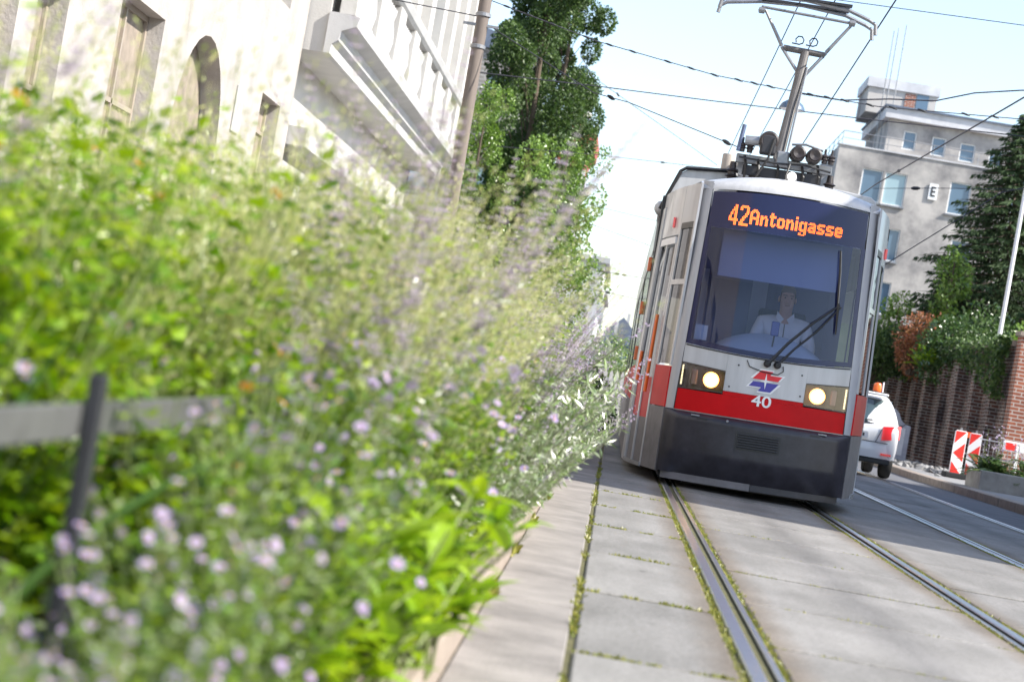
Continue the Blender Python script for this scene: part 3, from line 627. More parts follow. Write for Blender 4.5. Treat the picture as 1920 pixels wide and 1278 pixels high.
# roof fairings of the carriages
rf = TB(); prof = [(-1.2, 2.76), (-1.19, 2.82), (-1.03, 3.2), (-.98, 3.235), (-.45, 3.28), (-.42, 3.08), (.42, 3.08), (.45, 3.28), (.98, 3.235), (1.03, 3.2), (1.19, 2.82), (1.2, 2.76)]
rf.prism(prof, 'y', 2.3, 8.6); rf.build('roof_fairing', M['tgrey'], bevel=.01)
rf = TB(); rf.prism([(x*.995, z-.02) for x, z in prof], 'y', 8.9, 22.4); rf.build('roof_fairing', M['tgrey2'])
TB().tube([(-1.205, 2.28, 2.78), (-1.045, 2.28, 3.21), (-.99, 2.28, 3.25), (-.45, 2.28, 3.295)], .022, 6).build('roof_edge_seal', M['black'])
TB().box(-.86, .86, .15, 1.9, .08, .16).box(-.6, .6, .6, 1.6, .03, .09).build('underframe', M['black'])
TB().box(-1.1, 1.1, 2.0, 22.5, .1, .15).build('floor_pan', M['black'])
# pantograph, its base frame, motor, drums and insulators
py = 2.7
pf = TB(); pf.box(-.50, .50, py-.75, py-.65, 3.36, 3.45).box(-.50, .50, py+.65, py+.75, 3.36, 3.45).box(-.46, -.36, py-.65, py+.65, 3.37, 3.43).box(.36, .46, py-.65, py+.65, 3.37, 3.43); pf = pf.build('pantograph_frame', M['metal_grey'], bevel=.006)
TB().box(-.42, .40, py-.78, py-.70, 3.24, 3.34).build('cross_member', M['metal_dark'], pf)
TB().box(-.45, .45, py-.6, py+.7, 3.10, 3.22).build('equipment_box', M['metal_dark'], pf)
for x in (-.52, .50, -.30, .28):
    TB().lathe((x, py-.7, 3.10), [(.045, 0), (.045, .03), (.075, .045), (.045, .065), (.045, .09), (.075, .105), (.045, .125), (.045, .15), (.07, .165), (.04, .185), (.03, .26)], 14).build('insulator', M['drum'], pf, smooth=True)
TB().lathe((-.20, py-.86, 3.60), [(0, -.10), (.08, -.12), (.10, -.10), (.10, .12), (0, .12)], 18, 'y').build('drive_motor', M['drum'], pf, smooth=True)
TB().box(-.28, -.12, py-.98, py-.80, 3.46, 3.66).build('motor_housing', M['metal_dark'], pf, bevel=.02)
TB().tube([(-.44, py-.86, 3.58), (-.30, py-.86, 3.59)], .05, 12).build('motor_shaft', M['metal_grey'], pf)
TB().tube([(-.50, py-.86, 3.46), (-.47, py-.86, 3.74)], .022, 8).build('cable_stub', M['blueroof'], pf)
for x in (.12, .29): TB().lathe((x, py-.80, 3.525), [(0, -.12), (.055, -.14), (.06, -.11), (.078, -.10), (.082, .10), (.06, .14), (0, .14)], 18, 'y').build('spring_drum', M['drum'], pf, smooth=True)
for x, z0 in ((-.40, 3.30), (-.26, 3.28), (-.06, 3.30), (.20, 3.29), (.36, 3.31)):
    TB().tube([(x, py-.80, z0-.16), (x+.01, py-.82, z0), (x-.02, py-.80, z0+.13)], .016, 6).build('conduit', M['black'], pf)
for x in (-.46, -.38, .40, .47): TB().lathe((x, py-.84, 3.46), [(.03, 0), (.03, .03), (.045, .04), (.03, .06), (.045, .075), (.03, .09), (.012, .10), (.012, .15)], 10).build('clamp_bolt', M['drum'], pf)
TB().tube([(-.48, py-.86, 3.40), (-.1, py-.88, 3.385), (.2, py-.86, 3.41), (.48, py-.84, 3.38)], .012, 6).build('cable', M['black'], pf)
TB().tube([(.05, py-.75, 3.62), (.2, py-.75, 3.64), (.38, py-.75, 3.60)], .014, 6).build('drum_strap', M['metal_grey'], pf)
TB().box(-.10, .04, py-.82, py-.66, 3.36, 3.53).build('arm_bearing', M['metal_grey'], pf, bevel=.02)
cb = TB(); cb.tube([(-.15, py-.98, 3.62), (-.19, py-1.0, 3.40), (-.28, py-1.0, 3.22), (-.33, py-.95, 3.08)], .014, 6); cb.tube([(.05, py-.9, 3.40), (.02, py-.95, 3.26), (.06, py-.9, 3.12)], .012, 6); cb.build('cable', M['black'], pf)
pt = TB(); pt.tube([(-.05, py-.35, 3.46), (.02, py-.15, 4.05), (.09, py, 4.72)], [.058, .053, .048], 14); pt = pt.build('pantograph_arm', M['mast'])
TB().tube([(.03, py-.42, 3.5), (.085, py-.22, 4.08), (.13, py-.07, 4.55)], .012, 6).build('control_rod', M['metal_grey'], pt)
TB().tube([(-.15, py, 4.735), (.30, py, 4.715)], .034, 10).build('cross_tube', M['mast'], pt)
for x in (-.17, .31): TB().tube([(x, py, 4.74), (.09, py-.06, 4.42)], .018, 8).build('strut', M['metal_grey'], pt)
for x, xe, ze in ((-.17, -.40, 5.11), (.31, .53, 5.07)):
    TB().tube([(x, py, 4.75), (xe, py, ze)], [.020, .016], 8).build('upper_rod', M['metal_grey'], pt)
for x in (-.02, .13):
    TB().tube([(x-.10+.05, py-.05, 4.79)]+[(x+.03+.045*math.sin(t*.9), py-.05, 4.83-.045*math.cos(t*.9)) for t in range(7)], .008, 6).build('shunt_loop', M['metal_dark'], pt)
for x in (-.42, .56): TB().lathe((x-.02, py, 5.10), [(0, -.04), (.035, -.03), (.035, .03), (0, .04)], 10, 'x').build('pivot', M['metal_grey'], pt)
hd = TB()
for dy in (-.16, .16): hd.tube([(-.90, py+dy, 5.04), (-.885, py+dy, 5.12), (-.82, py+dy, 5.165), (-.45, py+dy, 5.225), (0, py+dy, 5.245), (.47, py+dy, 5.205), (.70, py+dy, 5.13), (.775, py+dy, 5.09), (.79, py+dy, 4.98)], .022, 8)
hd = hd.build('collector_head', M['metal_grey'])
TB().box(-.45, .50, py-.20, py-.12, 5.235, 5.262).build('carbon_strip', M['metal_dark'], hd); TB().box(-.45, .50, py+.12, py+.20, 5.235, 5.262).build('carbon_strip', M['metal_dark'], hd)
TB().tube([(-.45, py, 5.14), (.52, py, 5.10)], .016, 8).build('tie_bar', M['metal_grey'], hd)
# cab interior
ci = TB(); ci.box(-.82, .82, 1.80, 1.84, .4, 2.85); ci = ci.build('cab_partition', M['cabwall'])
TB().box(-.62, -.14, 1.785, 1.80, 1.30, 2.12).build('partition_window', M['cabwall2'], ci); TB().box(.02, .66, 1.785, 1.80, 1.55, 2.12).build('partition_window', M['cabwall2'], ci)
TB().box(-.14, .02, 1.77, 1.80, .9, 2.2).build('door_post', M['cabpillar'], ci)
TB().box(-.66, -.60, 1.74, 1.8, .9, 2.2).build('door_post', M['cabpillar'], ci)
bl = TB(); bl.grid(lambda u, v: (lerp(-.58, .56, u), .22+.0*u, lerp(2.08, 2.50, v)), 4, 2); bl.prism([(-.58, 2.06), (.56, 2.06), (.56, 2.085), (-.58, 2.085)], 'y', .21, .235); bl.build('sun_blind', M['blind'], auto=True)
da = TB(); da.grid(lambda u, v: (lerp(-.74, .74, u), lerp(yf(lerp(-.74, .74, u), 1.3)+.05, .72, v), 1.33+.24*max(0, 1-((lerp(-.74, .74, u)-.02)/.56)**2)**.7*math.sin(v*math.pi*.62)+.02*v), 30, 14)
da = da.build('dashboard', M['dash'], smooth=True)
TB().box(-.7, .7, .30, .74, .5, 1.32).build('desk_base', M['dash'], da)
mc = TB(); mc.tube([(.14, .12, 1.40), (.07, .10, 1.38), (.03, .09, 1.43), (.035, .09, 1.56)], .008, 6); mc.build('microphone_stalk', M['black'], da)
mb = TB(); mb.box(-.005, .075, .085, .11, 1.56, 1.70); mb.build('cab_mirror', M['cabwall2'], da, bevel=.02)
TB().box(-.72, -.60, .02, .03, 1.42, 1.56).build('notice_card', M['dash'], da)
se = TB(); se.box(-.06, .44, 1.0, 1.45, 1.16, 1.26); se.prism([(1.40, 1.22), (1.52, 1.22), (1.60, 1.86), (1.52, 1.88)], 'x', -.05, .43); se.box(.11, .27, 1.1, 1.3, .55, 1.16); se.build('driver_seat', M['seat'], bevel=.03)
TB().box(-.8, .8, .1, 1.8, .50, .55).build('cab_floor', M['metal_dark'])

# ------------------------------------------------------------------ the driver
def skin_mesh(name, nodes, edges, m, parent=None, levels=2):
    me = bpy.data.meshes.new(name); me.from_pydata([W(*n[:3])-(wloc(parent) if parent else Vector((0,0,0))) for n in nodes], edges, []); o = bpy.data.objects.new(name, me); COL.objects.link(o)
    if parent: o.parent = parent
    sk = o.modifiers.new('skin', 'SKIN'); sk.use_smooth_shade = True
    for i, n in enumerate(nodes):
        r_ = n[3]; me.skin_vertices[0].data[i].radius = r_ if isinstance(r_, tuple) else (r_, r_)
        me.skin_vertices[0].data[i].use_root = (i == 0)
    sb = o.modifiers.new('subsurf', 'SUBSURF'); sb.levels = sb.render_levels = levels
    me.materials.append(m)
    dg = bpy.context.evaluated_depsgraph_get(); bpy.context.view_layer.update()
    ev = bpy.data.meshes.new_from_object(o.evaluated_get(bpy.context.evaluated_depsgraph_get())); o.modifiers.clear(); o.data = ev
    return o
HX, HY, HZ = .195, 1.22, 1.915
nd = [(HX, 1.26, 1.30, (.16, .13)), (HX, 1.28, 1.50, (.155, .12)), (HX, 1.28, 1.66, (.16, .10)), (HX, 1.27, 1.745, (.085, .07)), (HX, 1.25, 1.785, .058), (HX, 1.215, 1.838, (.063, .070)), (HX, 1.225, 1.92, (.078, .090)), (HX, 1.235, 1.985, (.068, .082)), (HX, 1.24, 2.025, (.04, .05))]
ed = [(i, i+1) for i in range(8)]
nd += [(HX, 1.125, 1.885, .012), (HX, 1.14, 1.915, .010)]; ed += [(6, 9), (9, 10)]
for sx in (-1, 1):
    b = len(nd); nd += [(HX+sx*.195, 1.27, 1.69, .058), (HX+sx*.25, 1.18, 1.50, .046), (HX+sx*.22, .95, 1.40, .040), (HX+sx*.17, .78, 1.42, .028), (HX+sx*.15, .71, 1.43, (.036, .018))]
    ed += [(2, b), (b, b+1), (b+1, b+2), (b+2, b+3), (b+3, b+4)]
    e = b+4
    for k, (dx, L) in enumerate(((-.026, .065), (-.009, .078), (.009, .075), (.025, .060))):
        f = len(nd); nd += [(HX+sx*.15+dx, .665, 1.432, .0095), (HX+sx*.15+dx, .665-L*.5, 1.425, .0088), (HX+sx*.15+dx*1.1, .665-L*.8, 1.405, .0075)]; ed += [(e, f), (f, f+1), (f+1, f+2)]
    f = len(nd); nd += [(HX+sx*.105, .70, 1.425, .011), (HX+sx*.095, .665, 1.415, .009)]; ed += [(e, f), (f, f+1)]
    b = len(nd); nd += [(HX+sx*.10, 1.18, 1.28, .085), (HX+sx*.12, .82, 1.25, .065), (HX+sx*.12, .80, .90, .050), (HX+sx*.12, .78, .60, .042), (HX+sx*.12, .66, .58, .035)]; ed += [(0, b), (b, b+1), (b+1, b+2), (b+2, b+3), (b+3, b+4)]
driver = skin_mesh('person', nd, ed, M['skin']); tag(driver, 'tram driver in a white shirt sitting behind the windscreen', 'person')
sh = [(HX, 1.26, 1.32, (.175, .145)), (HX, 1.28, 1.50, (.172, .135)), (HX, 1.28, 1.66, (.178, .115)), (HX, 1.27, 1.785, (.082, .078))]; se_ = [(0, 1), (1, 2), (2, 3)]
for sx in (-1, 1):
    b = len(sh); sh += [(HX+sx*.198, 1.27, 1.685, .074), (HX+sx*.255, 1.18, 1.50, .062), (HX+sx*.222, .96, 1.40, .052), (HX+sx*.185, .83, 1.415, .042)]; se_ += [(2, b), (b, b+1), (b+1, b+2), (b+2, b+3)]
skin_mesh('shirt', sh, se_, M['shirt'], None).parent = driver
for sx in (-1, 1):
    MB().add([W(HX+sx*.012, 1.150, 1.735), W(HX+sx*.075, 1.185, 1.80), W(HX+sx*.085, 1.17, 1.74), W(HX+sx*.045, 1.145, 1.69)], [(0, 1, 2, 3)]).build('collar', M['shirt'], driver)
    MB().box(*sorted((HX+TX+sx*.07, HX+TX+sx*.145)), 1.135+TY, 1.142+TY, 1.545, 1.63).build('pocket', M['shirt'], driver)
MB().tube([W(HX, 1.148, 1.69), W(HX, 1.130, 1.6), W(HX, 1.128, 1.45)], .005, 5).build('button_strip', M['metal_grey'], driver)
tr = [(HX, 1.26, 1.26, (.17, .14))]; te = []
for sx in (-1, 1):
    b = len(tr); tr += [(HX+sx*.10, 1.18, 1.275, .095), (HX+sx*.12, .81, 1.25, .075), (HX+sx*.12, .80, .90, .060), (HX+sx*.12, .78, .64, .055)]; te += [(0, b), (b, b+1), (b+1, b+2), (b+2, b+3)]
skin_mesh('trousers', tr, te, M['trousers'], None).parent = driver
hr = MB()
def hair(u, v):
    a = u*2*math.pi; t = v*math.pi*.5; r_ = math.cos(t); fr = .5+.5*math.sin(a); z = 1.945+.0*fr+.105*math.sin(t)-(.0 if math.sin(a) < -.3 else .055*(1-v))
    return W(HX+.079*r_*math.cos(a), 1.24+.096*r_*math.sin(a)+(.012 if math.sin(a) < -.3 else 0), z+(.03*(1-v) if math.sin(a) < -.3 else 0))
hr.grid(hair, 24, 8); o = hr.build('hair', M['hair'], driver, smooth=True)
for sx in (-1, 1):
    e_ = MB().lathe(W(HX+sx*.030, 1.139, 1.928), [(0, -.006), (.007, -.002), (.007, .004), (0, .006)], 10, 'y').build('eye', M['black'], driver)
    MB().tube([W(HX+sx*.014, 1.134, 1.950), W(HX+sx*.048, 1.145, 1.951)], .005, 6).build('eyebrow', M['hair'], driver)
    MB().lathe(W(HX+sx*.075, 1.24, 1.915), [(0, -.01), (.026, -.006), (.03, .004), (0, .01)], 10, 'x').build('ear', M['skin'], driver, smooth=True)
MB().tube([W(HX-.022, 1.142, 1.858), W(HX, 1.138, 1.857), W(HX+.022, 1.142, 1.858)], .004, 6).build('mouth', M['lip'], driver)
for o in (tram, driver):
    piv = Matrix.Translation((TX, 0, 0)) @ Matrix.Rotation(R(-1.15), 4, 'Y') @ Matrix.Translation((-TX, 0, 0))     # the track is canted
    bpy.context.view_layer.update(); g_ = Matrix.Translation((HX+TX, 1.25+TY, 1.36)) @ Matrix.Scale(1.11, 4) @ Matrix.Translation((-HX-TX, -1.25-TY, -1.36)) if o is driver else Matrix.Identity(4)
    o.matrix_world = piv @ g_ @ o.matrix_world

# ------------------------------------------------------------------ left side: the rough townhouse and the stuccoed house
PX = lambda X: (lambda a, z, t: Vector((X-t, a, z)))
PY = lambda Y: (lambda a, z, t: Vector((a, Y+t, z)))
th = thing('townhouse', 'rough white rendered townhouse with tall dark windows and an arched doorway behind the flower bed', 'house', (-7.6, 20, 0))
ops = [(2, 3.6, 1.2, 4.6), (5.2, 6.8, 1.2, 4.6), (8.4, 10, 1.2, 4.6), (11.6, 13.2, 1.2, 4.6), (16.2, 17.6, .6, 4.2), (19.4, 20.8, .6, 4.3), (22.3, 23.9, .5, 4.4), (24.6, 25.9, .5, 4.5), (28.4, 31.0, .5, 5.05), (32.4, 36.2, .1, 5.35, 'arch'), (39.6, 41.7, 3.2, 5.15)]
ops += [(a, a+1.5, 7.4, 9.8) for a in (3, 8, 13, 18, 23, 28, 33)] + [(39.9, 40.9, 7.0, 8.6)]
mb = MB(); P = PX(-7.6); facade(mb, P, -8, 43, 0, 13.5, ops, .38); mb.quad(P(-8, 0, 9), P(-8, 13.5, 9), P(-8, 13.5, 0), P(-8, 0, 0)); mb.quad(P(43, 0, 9), P(43, 13.5, 9), P(43, 13.5, 0), P(43, 0, 0)); mb.quad(P(-8, 13.5, 0), P(43, 13.5, 0), P(43, 13.5, 9), P(-8, 13.5, 9))
mb.build('wall', M['rough_stucco'], th)
for o in ops:
    if len(o) > 4:
        d = MB(); l, r, b, t = o[:4]; c = (l+r)/2; ra = (r-l)/2
        d.add([P(l, b, .36), P(r, b, .36)]+[P(c+ra*math.cos(math.pi*k/14), t-ra+ra*math.sin(math.pi*k/14), .36) for k in range(15)], [tuple(range(17))]); dr = d.build('door', M['dark_open'], th)
        for k in range(3): MB().box(-7.95, -7.92, l+.3+k*1.15, l+1.2+k*1.15, .5, 2.9).build('door_panel', M['frame_brown'], dr)
    else:
        window(th, P, o, M['frame_white'] if o[2] > 6 else M['frame_brown'], M['pane'] if o[2] > 6 else M['dark_open'], .30, .09, 2, True)
for o in ops[:8]: MB().box(-7.6, -7.45, o[0]-.12, o[1]+.12, o[2]-.14, o[2]).build('sill', M['white_stucco'], th)
pl = MB().box(-7.6, -7.56, 37.1, 37.75, 4.1, 4.95); pl.build('plaque', M['grey_stucco'], th, bevel=.02)
gh = thing('stuccoed_house', 'ornate white stuccoed house with balustrade cornice and pilasters beyond the rough townhouse', 'house', (-7, 56, 0))
P = PX(-7.95); PU = PX(-7.15); Y0, Y1 = 43.05, 68.9
mb = MB(); wops = [(45+4.9*k, 47.2+4.9*k, .8, 3.4) for k in range(5)]; wops2 = [(45.6+4.1*k, 46.9+4.1*k, 9.4, 12.4) for k in range(6)]+[(45.6+4.1*k, 46.9+4.1*k, 13.6, 16) for k in range(6)]
facade(mb, P, Y0, Y1, 0, 6.6, wops, .3); facade(mb, PU, Y0, Y1, 6.56, 17.5, wops2, .3); mb.quad(PU(Y0, 6.56, 0), PU(Y1, 6.56, 0), PU(Y1, 6.56, 1), PU(Y0, 6.56, 1))
for yy in (Y0, Y1): mb.quad(P(yy, 0, 0), P(yy, 0, 9), P(yy, 6.56, 9), P(yy, 6.56, 0)); mb.quad(PU(yy, 6.56, 0), PU(yy, 6.56, 9), PU(yy, 17.5, 9), PU(yy, 17.5, 0))
mb.quad(P(Y0, 17.5, 0), P(Y1, 17.5, 0), P(Y1, 17.5, 9), P(Y0, 17.5, 9)); mb.build('wall', M['white_stucco'], gh)
for o in wops: window(gh, P, o, M['frame_white'], M['pane_pale'], .22, .10, 3)
for o in wops2: window(gh, PU, o, M['frame_white'], M['pane'], .22, .08, 2, True)
cor = MB(); cor.prism([(-7.15, 6.55), (-7.02, 6.55), (-7.0, 6.75), (-6.88, 6.85), (-6.84, 7.05), (-6.55, 7.18), (-6.5, 7.38), (-6.9, 7.42), (-7.15, 7.42)], 'y', Y0-.1, Y1+.25); cor.build('cornice', M['grey_stucco'], gh)
for z0, z1, t in ((3.95, 4.2, .35), (4.55, 4.95, .75), (.1, .6, .5)): MB().box(-7.95, -7.95+t, Y0, Y1, z0, z1).build('string_course', M['white_stucco'], gh)
for k in range(13):
    y = Y0+.2+k*2.1; MB().box(-7.95, -7.65, y, y+.75, .6, 3.95).build('rusticated_pier', M['white_stucco'], gh, bevel=.02)
# balustrade: pedestals, balusters, rail
for k in range(8):
    y = Y0+.05+k*3.55; MB().box(-6.98, -6.62, y, y+1.15, 7.42, 8.92).build('pedestal', M['white_stucco'], gh, bevel=.02)
    if k < 7:
        bm_ = MB()
        for q in range(7):
            yy = y+1.32+q*.345; bm_.lathe((-6.8, yy, 7.55), [(.10, 0), (.10, .08), (.06, .14), (.115, .42), (.10, .62), (.05, .95), (.09, 1.1), (.10, 1.22)], 10)
        bm_.box(-6.96, -6.64, y+1.15, y+3.55, 7.42, 7.55).build('baluster_panel', M['grey_stucco'], gh, smooth=True)
MB().prism([(-7.0, 8.92), (-6.66, 8.92), (-6.58, 9.0), (-6.52, 9.16), (-6.56, 9.22), (-7.05, 9.22)], 'y', Y0-.05, Y1+.3).build('handrail', M['grey_stucco'], gh)
for k in range(9):
    y = Y0+.55+k*3.1
    MB().box(-7.15, -6.60, y, y+.95, 9.22, 17.5).build('pilaster', M['white_stucco'], gh)
    if k < 8: MB().box(-7.15, -6.80, y+1.75, y+2.15, 9.22, 17.5).build('half_pilaster', M['white_stucco'], gh)
MB().tube([(-6.95, Y1+.12, .1), (-6.95, Y1+.12, 17.4)], .06, 8).build('downpipe', M['metal_grey'], gh)
MB().box(-16, -7.96, Y1+.02, Y1+.04, 0, 17.3).build('gable_wall', M['grey_stucco'], gh)
gb = thing('brick_house', 'grey brick house with a small attic window behind the stuccoed house', 'house', (-10, 100, 0))
P = PY(100); mb = MB(); ops = [(-8.6, -7.4, 13.3, 14.4), (-11.6, -10.4, 13.3, 14.4), (-8.6, -7.4, 8.3, 10), (-11.6, -10.4, 8.3, 10)]; facade(mb, P, -16, -6.2, 0, 15.6, ops, .2); mb.quad((-6.2, 100, 0), (-6.2, 109, 0), (-6.2, 109, 15.6), (-6.2, 100, 15.6)); mb.build('wall', M['brick_grey'], gb)
for o in ops: window(gb, P, o, M['metal_dark'], M['pane_pale'], .12, .12)
MB().prism([(-16.2, 15.6), (-6.0, 15.6), (-6.0, 15.85), (-11, 17.0), (-16.2, 15.9)], 'y', 99.8, 109).build('roof', M['rooftile'], gb)
rh = thing('corner_house', 'tall corner house with a red eaves cornice and a white turret far down the street', 'house', (-6, 110, 0))
MB().box(-12, -3.6, 110, 118, 0, 11.6).build('wall', M['grey_stucco'], rh)
MB().prism([(-3.6, 11.6), (-3.55, 12.1), (-3.45, 12.4), (-3.15, 12.7), (-3.08, 13.5), (-3.6, 13.9), (-5, 13.9), (-5, 11.6)], 'y', 109.4, 118).build('cornice', M['red_cornice'], rh)
MB().box(-3.6, -3.45, 110.5, 111.6, 4, 11.6).box(-3.6, -3.45, 115, 116.2, 4, 11.6).build('quoin', M['grey_stucco'], rh)
MB().lathe((-4.4, 111, 14.4), [(.75, 0), (.8, .2), (.7, .3), (.7, 1.5), (.85, 1.6), (.8, 1.8), (0, 1.81)], 16).build('turret', M['white_stucco'], rh, smooth=True)
MB().lathe((-4.4, 111, 16.2), [(.62, 0), (.58, .35), (.4, .65), (.12, .85), (0, 1.0)], 16).build('dome', M['lampblue'], rh, smooth=True)
for k in range(2): MB().box(-3.61, -3.55, 112.5+k*4, 113.9+k*4, 6, 8.2).build('window', M['pane'], rh)
for nm, x0, x1, y0, y1, z1, m, lab in (('terraced_house', -10, -2.0, 142, 168, 8.6, 'pale_house', 'pale rendered house beyond the corner house with the red cornice'), ('terraced_house', -10, -2.1, 170, 200, 7.6, 'rough_stucco', 'cream rendered house at the far end of the left row')):
    t = thing(nm, lab, 'house', ((x0+x1)/2, y0, 0)); MB().box(x0, x1, y0, y1, 0, z1).build('wall', M[m], t)
    for k in range(6):
        for zz in (1.5, 5): MB().box(x1-.05, x1+.06, y0+1.5+k*4, y0+2.9+k*4, zz, zz+2).build('window', M['pane'], t)
    MB().box(x0-.2, x1+.35, y0-.2, y1+.2, z1, z1+.4).build('eaves', M['grey_stucco'], t)
# little houses closing the street
for x, y, w_, h_, hr_, m, lab in ((-.9, 150, 1.7, 3.2, 1.5, 'pale_house', 'pale gabled house under a slate roof far down the street beside the flowers'), (.9, 146, 1.9, 3.4, 1.7, 'lampblue', 'blue grey gabled house far down the street next to the tram'), (-.1, 165, 2.6, 4.5, 1.4, 'grey_stucco', 'taller grey house rising behind the two gabled houses'), (2.4, 160, 2.4, 5.2, 1.2, 'pale_house', 'pale block hidden behind the tram at the street end')):
    t = thing('distant_house', lab, 'house', (x, y, 0)); mb = MB(); P = PY(y); oo = [(x-w_*.35, x-w_*.1, h_*.62, h_*.85), (x+w_*.1, x+w_*.35, h_*.62, h_*.85)]
    facade(mb, P, x-w_/2, x+w_/2, 0, h_, oo, .15); mb.quad((x-w_/2, y, 0), (x-w_/2, y+6, 0), (x-w_/2, y+6, h_), (x-w_/2, y, h_)); mb.quad((x+w_/2, y, 0), (x+w_/2, y+6, 0), (x+w_/2, y+6, h_), (x+w_/2, y, h_)); mb.build('wall', M[m], t)
    for o in oo: window(t, P, o, M['frame_white'], M['pane'], .1, .05)
    r_ = MB().prism([(x-w_/2-.12, h_), (x+w_/2+.12, h_), (x, h_+hr_)], 'y', y-.15, y+6).build('roof', M['rooftile'], t)
    MB().box(x+.25, x+.5, y+1, y+1.4, h_+hr_*.4, h_+hr_+.4).build('chimney', M['grey_stucco'], r_)
fe = thing('picket_fence', 'white picket fence under a bush at the far end of the flower bed', 'fence', (-.4, 46, 0))
mb = MB()
for k in range(17): mb.prism([(-1.5+k*.125, .12), (-1.42+k*.125, .12), (-1.42+k*.125, 1.02), (-1.46+k*.125, 1.1), (-1.5+k*.125, 1.02)], 'y', 46, 46.02)
mb.build('pickets', M['grey_stucco'], fe)
for z in (.3, .85): MB().box(-1.55, .68, 46.025, 46.06, z, z+.07).build('rail', M['frame_white'], fe)
MB().box(-1.6, .72, 45.9, 46.2, -.05, .12).build('plinth', M['pave'], fe)
# steel pole on the left pavement, slender white pole on the right
lp = thing('trolley_pole', 'brownish weathered pole carrying span wires in front of the stuccoed house', 'pole', (-2.95, 32, .1))
MB().tube([(-2.92, 32, .08), (-2.945, 32, 3), (-2.985, 32, 8.3)], [.11, .105, .095], 16).build('shaft', M['wood'], lp, smooth=True)
for z in (5.55, 6.05, 6.35): MB().lathe((-2.965, 32, z), [(.10, 0), (.12, .01), (.12, .06), (.10, .07)], 16).build('clamp', M['metal_grey'], lp)
MB().box(-3.25, -2.7, 31.95, 32.0, 5.9, 5.94).build('bracket', M['metal_grey'], lp)
wpole = thing('flag_pole', 'slender white pole standing in front of the dark spruces', 'pole', (8.9, 50.4, 2.4))
MB().tube([(8.90, 50.4, 2.4), (8.92, 50.4, 7.2)], [.055, .048], 12).build('shaft', M['whitepole'], wpole, smooth=True)
MB().lathe((8.92, 50.4, 7.2), [(.048, 0), (.07, .04), (.05, .1), (0, .12)], 12).build('cap', M['lampblue'], wpole)

# ------------------------------------------------------------------ right side: the weathered office building
ob = thing('office_building', 'weathered plastered building with a roof tower and sign E behind the spruces', 'building', (12, 90, 0))
P = PY(90); wins = [(8.95, 9.85, 10.33, 11.74), (9.94, 10.89, 10.33, 11.74), (12.75, 13.66, 10.4, 11.8), (10.2, 11.0, 7.95, 9.35), (10.2, 11.0, 5.65, 7.05), (13.2, 14.1, 7.95, 9.35), (15.4, 16.3, 10.4, 11.8), (16.5, 17.4, 10.4, 11.8), (18.8, 19.7, 10.4, 11.8)]
mb = MB(); facade(mb, P, 7.8, 24, 0, 12.57, wins, .16)
PLf = lambda a, z, t: Vector((7.8+t, a, z)); facade(mb, PLf, 90, 120, 0, 12.57, [(93, 94, 8, 9.5), (97, 98, 8, 9.5)], .16); mb.quad((7.8, 90, 12.3), (24, 90, 12.3), (24, 120, 12.3), (7.8, 120, 12.3)); mb.build('wall', M['old_plaster'], ob)
for i, o in enumerate(wins):
    wd = window(ob, P, o, M['frame_white'], M['pane_pale'] if i in (1,) else M['pane'], .10, .055, 1)
    MB().box(o[0]-.06, o[1]+.06, 89.9, 90.02, o[2]-.07, o[2]).build('sill', M['metal_grey'], wd)
for o in [(93, 94, 8, 9.5), (97, 98, 8, 9.5)]: window(ob, PLf, o, M['frame_white'], M['pane'], .1, .05)
P2 = PY(92.2); uw = [(10.68, 11.25, 13.1, 13.92), (11.95, 12.57, 13.05, 13.86), (13.2, 13.87, 13.0, 13.8), (14.5, 15.1, 13.0, 13.75), (16, 16.6, 13, 13.75)]
mb = MB(); facade(mb, P2, 9.95, 20, 12.3, 14.35, uw, .14); facade(mb, (lambda a, z, t: Vector((9.95+t, a, z))), 92.2, 101, 12.3, 14.35, [], .1); mb.build('attic_wall', M['old_plaster'], ob)
for i, o in enumerate(uw): window(ob, P2, o, M['frame_white'], M['pane'], .09, .05)
MB().box(9.72, 20.2, 91.9, 101, 14.35, 14.82).build('attic_fascia', M['oldp_white'], ob); MB().box(9.64, 20.3, 91.8, 101.1, 14.82, 14.90).build('attic_roof_edge', M['rooftile'], ob)
tw = MB().box(9.1, 12.2, 95, 99, 14.9, 16.05).build('roof_tower', M['old_plaster'], ob)
MB().box(9.0, 12.3, 94.9, 99.1, 16.05, 16.5).build('tower_parapet', M['oldp_white'], tw)
MB().box(10.78, 11.25, 94.96, 95.0, 15.2, 16.0).build('tower_brick_patch', M['brick_bright'], tw); MB().box(11.3, 11.84, 94.96, 95.0, 15.3, 16.02).build('tower_window', M['pane'], tw)
MB().box(14.2, 15.2, 97, 98.5, 14.9, 15.6).build('chimney', M['oldp_white'], ob)
for x, z in ((9.62, 18.4), (9.80, 18.55), (10.12, 18.75)): MB().tube([(x, 93.4, 13.0), (x, 93.4, z)], .028, 6).build('antenna', M['metal_grey'], ob)
mb = MB(); mb.tube([(7.9, 119, 13.2), (7.9, 90.1, 13.2), (23.8, 90.1, 13.2)], .022, 6); mb.tube([(7.9, 119, 12.9), (7.9, 90.1, 12.9), (23.8, 90.1, 12.9)], .015, 6)
for k in range(9): mb.tube([(7.9+k*1.95, 90.1, 12.5), (7.9+k*1.95, 90.1, 13.2)], .018, 6)
for k in range(1, 15): mb.tube([(7.9, 90.1+k*2, 12.5), (7.9, 90.1+k*2, 13.2)], .018, 6)
mb.build('roof_railing', M['metal_grey'], ob); MB().box(7.75, 24.05, 89.95, 90.3, 12.57, 12.63).build('coping', M['oldp_white'], ob)
MB().tube([(10.05, 89.92, 9.9), (10.05, 89.92, 5)], .07, 8).build('downpipe', M['wood'], ob)
